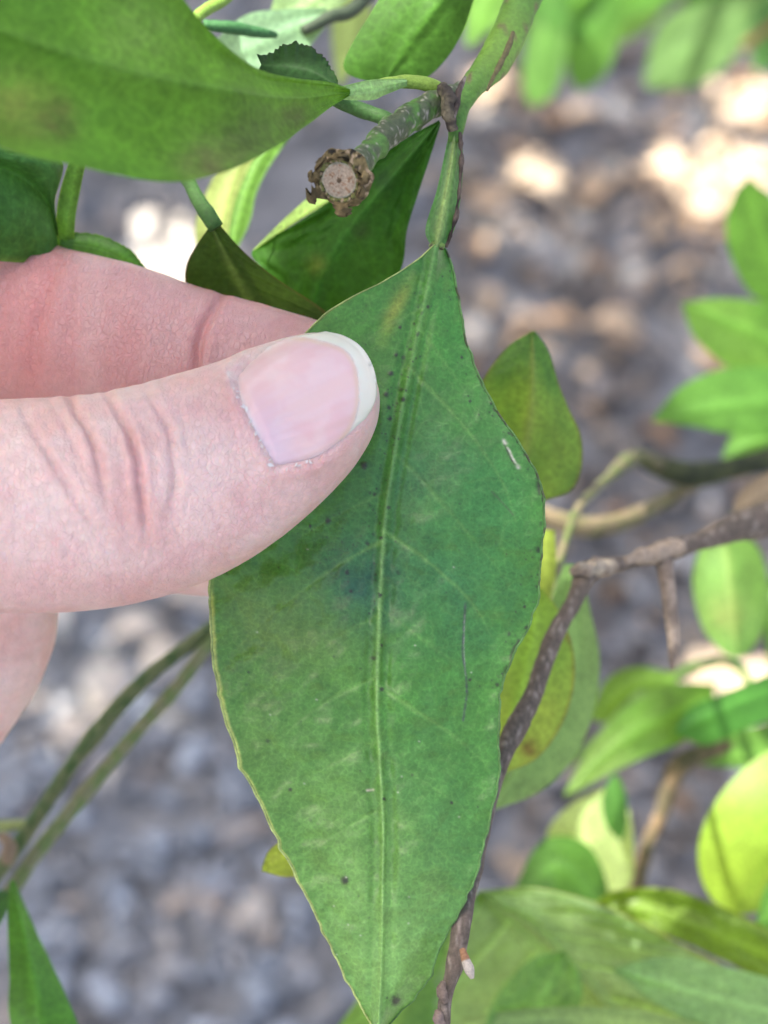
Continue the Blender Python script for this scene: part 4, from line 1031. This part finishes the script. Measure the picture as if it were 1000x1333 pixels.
leaf(gs, [(700, 770), (690, 850), (670, 930), (640, 1010)], [(690, 770), (650, 830), (620, 920), (640, 1010)], [(705, 765), (730, 800), (747, 850), (746, 900), (728, 950), (695, 990), (640, 1012)], (.17, .31, .055), D=[306, 307, 308, 308], dr=2, nu=70, nv=24,
     color2=(.24, .34, .06), mat=M_LEAF_PALE, rim=(.16, .12, .03), spots=[(688, 975, 12, (.16, .09, .03), .9), (744, 830, 9, (.16, .12, .04), .7)], label='yellowing leaf with a spotted margin')
leaf(gs, [(745, 735), (730, 850), (700, 950), (640, 1056)], [(735, 735), (690, 850), (650, 950), (620, 1050)], [(755, 738), (770, 800), (781, 862), (772, 930), (745, 990), (700, 1032), (640, 1056)], (.15, .27, .09), D=[326, 328, 326, 322], dr=4, nu=70, nv=24, label='grey-green leaf behind the yellowing one')
leaf(gs, [(395, 1090), (370, 1115), (342, 1130)], [(395, 1080), (368, 1094), (350, 1108), (341, 1130)], [(400, 1138), (372, 1142), (341, 1134)], (.26, .34, .05), D=296, nu=30, nv=10, mat=M_LEAF_PALE, rim=(.30, .30, .08), label='small leaf tip peeping out left of the held leaf')
tube(gs, 'leaf_stalk', [(690, 930, 318, 10), (600, 1000, 306, 9), (480, 1060, 298, 9), (395, 1110, 296, 8)], (.17, .24, .05), n=50, k=8)

tan = thing('tan_branch', 'blurred tan branch curving behind the thorny twig', 'branch', L(980, 540, 410))
tube(tan, 'stem', [(600, 640, 384, 18), (690, 664, 384, 22), (750, 684, 385, 28), (800, 682, 390, 24), (850, 660, 400, 20), (895, 634, 414, 18), (960, 606, 424, 18), (1060, 570, 440, 22), (1240, 480, 470, 26)], (.22, .17, .10), M_BARK, n=80, k=14, lump=.12, color2=(.17, .16, .07))
tube(dark, 'stem', [(830, 596, 405, 14), (850, 604, 405, 26), (900, 618, 406, 34), (950, 610, 408, 28), (1010, 594, 412, 30), (1120, 550, 425, 30), (1300, 460, 450, 34)], (.028, .035, .02), M_BARK, n=70, k=12, color2=(.06, .07, .03))
FRESH = (.10, .24, .035)
tube(dark, 'twig', [(1120, 550, 425, 12), (1090, 470, 428, 12), (1060, 380, 430, 12), (1040, 300, 432, 10)], (.12, .2, .05), n=30, k=8)
leaf(dark, [(1045, 400), (1000, 330), (975, 235)], [(1045, 404), (985, 388), (954, 340), (945, 290), (958, 250), (975, 232)], [(1060, 400), (1050, 330), (1010, 262), (975, 232)], FRESH, D=[430, 426, 422], nu=40, nv=14, mat=M_LEAF_PALE, label='fresh leaf cut by the right edge, highest of its branch')
leaf(dark, [(1090, 470), (1000, 440), (888, 394)], [(1090, 440), (1010, 398), (940, 388), (888, 394)], [(1090, 500), (1010, 494), (950, 478), (905, 440), (888, 396)], FRESH, D=[430, 425, 420], nu=40, nv=14, mat=M_LEAF_PALE, color2=(.13, .27, .05), label='fresh leaf pointing left, second from the top')
leaf(dark, [(1080, 530), (980, 525), (850, 548)], [(1080, 490), (1000, 478), (940, 480), (885, 505), (850, 545)], [(1080, 560), (1000, 570), (940, 562), (880, 552), (850, 549)], (.11, .27, .05), D=[424, 418, 414], nu=40, nv=14, mat=M_LEAF_PALE, label='fresh leaf pointing left, third from the top')
leaf(dark, [(1080, 580), (1000, 570), (938, 600)], [(1080, 550), (1000, 535), (955, 565), (938, 600)], [(1080, 610), (1000, 606), (938, 602)], (.14, .31, .08), D=[430, 426, 424], nu=40, nv=12, mat=M_LEAF_PALE, label='lowest fresh leaf, touching the dark branch')
leaf(dark, [(1040, 610), (995, 640), (955, 668)], [(1040, 600), (985, 622), (958, 648), (954, 668)], [(1040, 640), (1000, 658), (954, 670)], (.30, .22, .13), D=[372, 368, 366], nu=30, nv=10, mat=M_BARK, veins=0, label='dry tan leaf caught above the thorny twig')

hl = thing('leafy_sprig', 'leaf on a short stalk hanging below the thorny twig at the right edge', 'sprig', L(1060, 640, 400))
tube(hl, 'stem', [(1200, 560, 410, 14), (1060, 650, 400, 12), (960, 672, 395, 10), (942, 700, 394, 8)], (.16, .26, .04), n=40, k=10)
leaf(hl, [(942, 694), (950, 760), (960, 856)], [(935, 694), (912, 715), (902, 760), (914, 815), (940, 848), (960, 858)], [(955, 694), (985, 710), (1000, 750), (998, 805), (980, 845), (960, 858)], (.12, .24, .05), D=[394, 392, 390], nu=50, nv=20, mat=M_LEAF_PALE,
     ribcol=(.20, .32, .08), color2=(.14, .28, .07), spots=[(945, 800, 26, (.26, .27, .09), .4)], dr=3, dl=3)
leaf(hl, [(1030, 700), (1005, 780), (1000, 870)], [(1020, 700), (995, 790), (1000, 870)], [(1060, 700), (1040, 800), (1000, 872)], (.12, .25, .05), D=[405, 402, 400], nu=30, nv=10)

lr = thing('leafy_branch', 'blurred branch at lower right carrying a bright backlit leaf and sun-flecked leaves', 'branch', L(1250, 860, 440))
tube(lr, 'stem', [(1300, 850, 430, 32), (1100, 920, 414, 28), (1010, 950, 408, 26), (940, 972, 402, 22), (884, 998, 398, 28), (862, 1056, 396, 20), (840, 1110, 396, 20), (826, 1170, 398, 20), (800, 1260, 402, 18), (780, 1420, 410, 18)], (.10, .085, .05), M_BARK, n=120, k=14, color2=(.22, .15, .09))
tube(lr, 'twig', [(1010, 950, 410, 12), (960, 868, 412, 12), (905, 868, 412, 14), (870, 888, 410, 12), (830, 905, 408, 10), (780, 960, 404, 10), (720, 1010, 400, 8)], (.14, .24, .06), n=60, k=10)
leaf(lr, [(880, 886), (830, 885), (770, 935)], [(880, 876), (830, 868), (790, 885), (768, 930)], [(880, 896), (850, 920), (800, 940), (768, 938)], (.13, .25, .045), D=408, nu=30, nv=12, mat=M_LEAF_PALE)
leaf(lr, [(930, 905), (870, 930), (800, 975), (735, 1035)], [(930, 890), (870, 892), (810, 925), (760, 985), (735, 1032)], [(935, 930), (890, 965), (830, 990), (735, 1038)], (.10, .22, .035), D=[398, 394, 392, 390], nu=40, nv=14, mat=M_LEAF_PALE, color2=(.17, .29, .08))
leaf(lr, [(1060, 880), (960, 915), (880, 950)], [(1060, 850), (960, 895), (900, 920), (878, 948)], [(1060, 925), (980, 945), (920, 970), (878, 954)], (.06, .19, .03), D=[396, 392, 390], nu=40, nv=12)
leaf(lr, [(1060, 970), (980, 985), (890, 990)], [(1060, 935), (990, 945), (930, 960), (888, 988)], [(1060, 990), (980, 1000), (888, 994)], (.12, .26, .045), D=[404, 402, 400], nu=40, nv=12)
BR = leaf(lr, [(1080, 960), (1020, 1080), (960, 1190)], [(1070, 958), (1000, 978), (945, 1025), (914, 1080), (910, 1130), (928, 1172), (960, 1190)], [(1090, 958), (1110, 1080), (1060, 1170), (960, 1192)], (.20, .36, .030), D=[372, 368, 372], dl=3, dr=3, nu=60, nv=24, mat=M_LEAF_PALE,
     color2=(.26, .40, .05), rib=0, ribcol=(.22, .38, .04), vein_col=1.05, label='bright yellow-green leaf glowing in the sun at the right edge')
leaf(lr, [(800, 1020), (760, 1060), (765, 1110), (800, 1170)], [(795, 1020), (740, 1050), (712, 1090), (740, 1140), (800, 1175)], [(805, 1020), (820, 1060), (826, 1110), (822, 1150), (802, 1176)], (.38, .50, .22), D=[386, 384, 384, 386], nu=50, nv=18, mat=M_LEAF_PALE, label='sun-flecked leaf whitened in colour for its glare')  # leaf colour whitened to stand in for glare
leaf(lr, [(800, 1010), (802, 1050), (808, 1095)], [(796, 1010), (784, 1040), (790, 1075), (808, 1095)], [(806, 1010), (816, 1040), (816, 1075), (808, 1096)], (.06, .16, .03), D=380, nu=30, nv=8)
leaf(lr, [(672, 1165), (730, 1130), (790, 1195)], [(668, 1160), (700, 1100), (735, 1088), (770, 1105), (790, 1150), (792, 1195)], [(672, 1175), (730, 1200), (792, 1200)], (.07, .17, .03), D=[384, 380, 382], nu=40, nv=18, label='dark shaded leaf in front of the sun-flecked one')

bl = thing('bottom_sprig', 'sprig of broad blurred leaves filling the lower right corner', 'sprig', L(1300, 1380, 380))
tube(bl, 'stem', [(1500, 1340, 390, 28), (1250, 1350, 376, 26), (1060, 1352, 366, 24), (900, 1360, 360, 20), (700, 1380, 356, 18)], (.16, .20, .06), n=60, k=12)
leaf(bl, [(620, 1165), (700, 1215), (770, 1290), (850, 1400)], [(618, 1166), (585, 1200), (540, 1280), (520, 1380), (650, 1460), (850, 1420)], [(622, 1160), (700, 1156), (790, 1180), (880, 1225), (960, 1268), (1020, 1320), (980, 1400), (850, 1420)],
     (.20, .33, .13), D=[348, 346, 344, 344], dl=5, dr=4, bulge=-2, nu=90, nv=40, veins=6, vein_col=2.1, rib=1.1, wave=7, mat=M_LEAF_PALE, ribcol=(.30, .40, .14), color2=(.27, .40, .19), rim=(.24, .24, .06), label='broad leaf with raised veins lying across the lower right corner')
leaf(bl, [(770, 1185), (860, 1190), (1040, 1260)], [(770, 1180), (800, 1160), (870, 1157), (950, 1185), (1040, 1230)], [(770, 1192), (860, 1215), (940, 1250), (1040, 1300)], (.15, .25, .035), D=[358, 356, 354], nu=50, nv=18, mat=M_LEAF_PALE, rim=(.22, .18, .05), wave=3, label='yellowish leaf just above the broad one')
leaf(bl, [(1060, 1330), (940, 1300), (800, 1262)], [(1060, 1290), (960, 1262), (870, 1245), (800, 1260)], [(1060, 1400), (940, 1352), (860, 1310), (800, 1266)], (.20, .35, .15), D=[338, 337, 340], nu=50, nv=18, mat=M_LEAF_PALE, wave=2, label='paler leaf overlapping the broad one at its right')
leaf(bl, [(640, 1420), (690, 1330), (735, 1240)], [(620, 1400), (640, 1310), (690, 1250), (735, 1238)], [(700, 1420), (745, 1340), (758, 1280), (736, 1240)], (.17, .33, .09), D=[338, 338, 341], nu=50, nv=18, mat=M_LEAF_PALE, wave=2)
leaf(bl, [(1050, 1150), (1010, 1180), (985, 1215)], [(1050, 1120), (1000, 1150), (982, 1212)], [(1060, 1190), (1020, 1225), (985, 1218)], (.08, .2, .03), D=362, nu=30, nv=12)
leaf(bl, [(560, 1200), (520, 1270), (440, 1345)], [(556, 1198), (490, 1270), (430, 1350)], [(590, 1200), (580, 1290), (540, 1370), (430, 1356)], (.16, .31, .07), D=[352, 350, 348], nu=40, nv=16, mat=M_LEAF_PALE, label='leaf tip right of the held leaf tip')
leaf(bl, [(600, 1330), (760, 1322), (960, 1350)], [(600, 1326), (700, 1312), (820, 1314), (960, 1345)], [(600, 1400), (760, 1420), (960, 1400)], (.24, .34, .13), D=[338, 336, 338], nu=40, nv=14, mat=M_LEAF_PALE, rim=(.30, .25, .10), label='leaf margin along the bottom of the picture')

ll = thing('bare_shoot', 'pair of slender green stems slanting up behind the hand at lower left', 'shoot', L(-150, 1330, 350))
olive = (.095, .15, .045)
tube(ll, 'stem', [(-160, 1330, 346, 26), (-50, 1195, 344, 24), (10, 1117, 343, 22), (48, 1064, 342, 20), (96, 992, 341, 19), (154, 920, 340, 22), (197, 877, 340, 19), (269, 822, 342, 18), (330, 772, 345, 18), (400, 715, 350, 16)], (.055, .11, .03), n=90, k=12, color2=(.14, .17, .07), nodes=((.55, .22, .02),))
tube(ll, 'stem', [(-120, 1330, 340, 24), (-30, 1215, 338, 22), (24, 1146, 338, 20), (43, 1117, 338, 19), (86, 1063, 338, 19), (130, 1010, 338, 18), (182, 948, 338, 18), (226, 900, 338, 18), (269, 843, 340, 16), (330, 775, 345, 15), (400, 700, 350, 14)], (.13, .19, .06), n=90, k=12, color2=(.19, .20, .10), nodes=((.45, .2, .02),))
tube(ll, 'side_stem', [(-80, 1080, 350, 16), (0, 1076, 345, 16), (40, 1072, 342, 12)], (.24, .30, .10), n=24, k=10)
tube(ll, 'knot', [(2, 1088, 338, 10), (12, 1102, 337, 20), (10, 1125, 337, 14)], (.30, .22, .14), M_BARK, n=20, k=10, lump=.2)
leaf(ll, [(16, 1146), (35, 1230), (50, 1330), (60, 1480)], [(13, 1146), (10, 1200), (12, 1270), (15, 1340), (60, 1480)], [(19, 1146), (44, 1205), (78, 1278), (105, 1345), (110, 1400), (60, 1480)], (.055, .18, .022), D=[322, 316, 310, 306], dr=2, nu=60, nv=20, label='narrow dark leaf hanging at the lower left corner')
leaf(ll, [(-60, 1200), (-20, 1190), (18, 1165)], [(-60, 1170), (-10, 1160), (18, 1160)], [(-60, 1240), (-5, 1210), (18, 1168)], (.04, .12, .02), D=330, nu=24, nv=8)

tr = thing('distant_sprig', 'far blurred sprig of leaves hanging in at the top right corner', 'sprig', L(1150, -220, 600))
tube(tr, 'stem', [(1300, -330, 640, 26), (1150, -220, 620, 22), (960, -60, 600, 18), (800, -40, 580, 14), (700, -60, 570, 12)], (.12, .14, .06), M_BARK, n=60, k=10)
tube(tr, 'twig', [(1150, -220, 620, 16), (1060, -20, 600, 14), (970, 60, 590, 12)], (.26, .14, .06), M_BARK, n=40, k=10)
for (m_, l_, r_, c_, d_) in [
    ([(1000, -10), (920, 45), (838, 105)], [(1000, -20), (920, 0), (860, 30), (838, 100)], [(1000, 0), (970, 60), (910, 110), (850, 116), (838, 106)], (.15, .28, .09), 600),
    ([(820, -60), (770, -10), (700, 20)], [(820, -80), (740, -60), (700, 15)], [(840, -40), (820, 20), (760, 50), (700, 25)], (.10, .25, .03), 580),
    ([(720, -30), (708, 50), (690, 138)], [(710, -30), (686, 40), (680, 110), (690, 138)], [(735, -30), (740, 50), (722, 120), (690, 140)], (.11, .25, .05), 570),
    ([(800, -20), (770, 50), (752, 118)], [(790, -20), (742, 40), (738, 90), (752, 118)], [(815, -20), (806, 50), (785, 100), (752, 120)], (.10, .24, .035), 580),
    ([(900, -80), (850, -30), (820, 20)], [(880, -90), (820, -30), (818, 20)], [(930, -70), (890, -10), (822, 22)], (.10, .26, .04), 600),
    ([(1060, -40), (1010, 30), (985, 92)], [(1040, -50), (980, 20), (980, 88)], [(1080, -20), (1040, 60), (988, 96)], (.09, .22, .06), 600),
    ([(680, -60), (640, -10), (610, 60)], [(660, -70), (612, -20), (605, 55)], [(700, -50), (668, 10), (612, 62)], (.15, .33, .06), 480),
    ([(960, -90), (930, -20), (905, 50)], [(940, -90), (895, -20), (900, 48)], [(990, -80), (965, 0), (908, 52)], (.07, .2, .04), 620),
    ([(780, -90), (740, -20), (735, 70)], [(760, -90), (700, -10), (732, 68)], [(800, -80), (780, 10), (738, 72)], (.12, .28, .04), 610),
    ([(880, -70), (800, 10), (790, 62)], [(860, -80), (775, 0), (788, 60)], [(900, -50), (850, 30), (794, 64)], (.17, .34, .09), 630),
    ([(660, -90), (690, -10), (740, 40)], [(650, -60), (670, 10), (738, 42)], [(690, -90), (740, -20), (742, 40)], (.08, .22, .03), 570),
    ([(1080, 40), (1010, 60), (960, 40)], [(1080, 10), (1010, 20), (960, 36)], [(1080, 90), (1010, 92), (962, 46)], (.09, .22, .05), 610),
    ([(450, -40), (455, 40), (440, 110)], [(440, -40), (432, 40), (438, 105)], [(470, -40), (485, 40), (444, 112)], (.26, .36, .14), 420)]:
    leaf(tr, m_, l_, r_, c_, D=d_, nu=30, nv=12, mat=M_LEAF_PALE)

# ================================================================== UNSEEN TREE OVERHEAD (leaves placed to shape the dappled shade)
def tree():
    s = SUN_DIR; e1 = np.cross(s, [0, 1, 0]); e1 /= np.linalg.norm(e1); e2 = np.cross(s, e1)
    fp = np.array([f[0] for f in FLECKS]); fr = np.array([f[1] for f in FLECKS]); fu = fp @ e1; fv = fp @ e2
    t = thing('citrus_tree', 'unseen citrus tree, its overhead leaves placed to shade the hand and aim sun flecks', 'tree', None)
    t.location = (-1.35, 1.75, -.02)
    # regions to be shaded: hand and plant near the lens, and the patch of ground in view
    V, F, C = [], [], []
    corners = np.array([to_world(L(x, y, D))[0] for x in (-500, 1150) for y in (-250, 1500) for D in (225, 450)] + [ground_pt(x, y) for x in (-200, 500, 1200) for y in (-200, 666, 1500)])
    cu, cv = corners @ e1, corners @ e2
    u0, u1, v0, v1 = cu.min() - .02, cu.max() + .02, cv.min() - .02, cv.max() + .02
    def blade(uu, vv, ln, w, h):
        h0 = uu * e1 + vv * e2 + s * h; n = len(V)
        yaw = rng.uniform(0, 6.283); d1 = e1 * math.cos(yaw) + e2 * math.sin(yaw); d2 = np.cross(s, d1)
        d1 = d1 + s * rng.normal(0, .25); d2 = d2 + s * rng.normal(0, .25)
        for (a, b_) in [(-.5, 0), (-.2, -.5), (.2, -.42), (.5, 0), (.2, .42), (-.2, .5)]: V.append(h0 + d1 * ln * a + d2 * w * b_)
        F.extend([[n, n + 1, n + 2, n + 3], [n, n + 3, n + 4, n + 5]])
        C.append(np.tile(np.array([.05, .15, .03]) * rng.uniform(.7, 1.4), (6, 1)))
    for u in np.arange(u0, u1, .019):           # full-size leaves, clear of the gaps
        for v in np.arange(v0, v1, .019):
            for lay in range(2):
                uu, vv = u + rng.uniform(-.011, .011), v + rng.uniform(-.011, .011); ln = rng.uniform(.042, .060)
                gap = (np.hypot(fu - uu, fv - vv) - fr).min()
                if gap > ln * .5: blade(uu, vv, ln, ln * rng.uniform(.38, .48), 1.12 + .35 * rng.random())
    for u in np.arange(u0, u1, .0075):          # small blocker leaves added to trim the light round the gaps
        for v in np.arange(v0, v1, .0075):
            uu, vv = u + rng.uniform(-.003, .003), v + rng.uniform(-.003, .003)
            gap = (np.hypot(fu - uu, fv - vv) - fr).min()
            if .002 < gap < .034: 
                ln = min(.020, gap * 2 + .003); blade(uu, vv, ln, ln * .65, 1.10 + .08 * rng.random())
    seen = set()  # tiny leaves added to keep the sun off the hand and near leaves
    for o_, near in ((bpy.data.objects['skin'], 0.0), (HL, 0.0), (BL_, .0), (F1, .0005), (G1, .002), (L1, .002)):
        q = np.zeros(len(o_.data.vertices) * 3); o_.data.vertices.foreach_get('co', q); q = q.reshape(-1, 3) + np.array(o_.parent.location)
        pu, pv = q @ e1, q @ e2
        pp = to_px((q - CAM) @ RM * 1000 + np.array([0, 0, D0])); q = (pp[:, 0] > -150) & (pp[:, 1] < 1400)
        for a, b_ in set(zip(np.round(pu[q] / .006).astype(int).tolist(), np.round(pv[q] / .006).astype(int).tolist())):
            if (a, b_) in seen: continue
            uu, vv = a * .006, b_ * .006
            if near and (np.hypot(fu - uu, fv - vv) - fr).min() < near: continue
            seen.add((a, b_)); blade(uu, vv, .014, .011, 1.08 + .05 * rng.random())
    V = np.array(V)
    o = mesh_obj('crown', V, F, M_LEAF, t, col=np.vstack(C)); o['kind'] = 'stuff'  # unseen leaves added as a sun blocker, open towards each fleck
    top_ = V.mean(0)
    b = t.location
    def wt(name, pts, col):
        P = spline(pts, 60); T = np.gradient(P[:, :3], axis=0); T /= np.linalg.norm(T, axis=1)[:, None]
        A = np.cross(T, [.3, 1, .2]); A /= np.linalg.norm(A, axis=1)[:, None]; B = np.cross(T, A); an = np.linspace(0, 2 * np.pi, 16, endpoint=False)
        Vv = (P[:, None, :3] + P[:, 3][:, None, None] * (np.cos(an)[None, :, None] * A[:, None] + np.sin(an)[None, :, None] * B[:, None])).reshape(-1, 3)
        Vv += ((fbm(Vv, 14, 3, 3) - .5) * .012)[:, None]
        mesh_obj(name, Vv, grid_faces(60, 16, wrap=True), M_BARK, t, col=np.tile(col, (len(Vv), 1)))
    wt('trunk', [(b.x, b.y, -.06, .085), (b.x + .03, b.y - .02, .5, .065), (b.x - .02, b.y, 1.2, .055), (b.x + .1, b.y - .1, 2.1, .035)], (.16, .13, .11))
    wt('limb', [(b.x - .02, b.y, 1.3, .035), (b.x + .3, b.y - .4, 1.75, .024), (top_[0], top_[1], top_[2] + .08, .012), (top_[0] + .4, top_[1] - .25, top_[2] + .1, .005)], (.16, .13, .11))
tree()
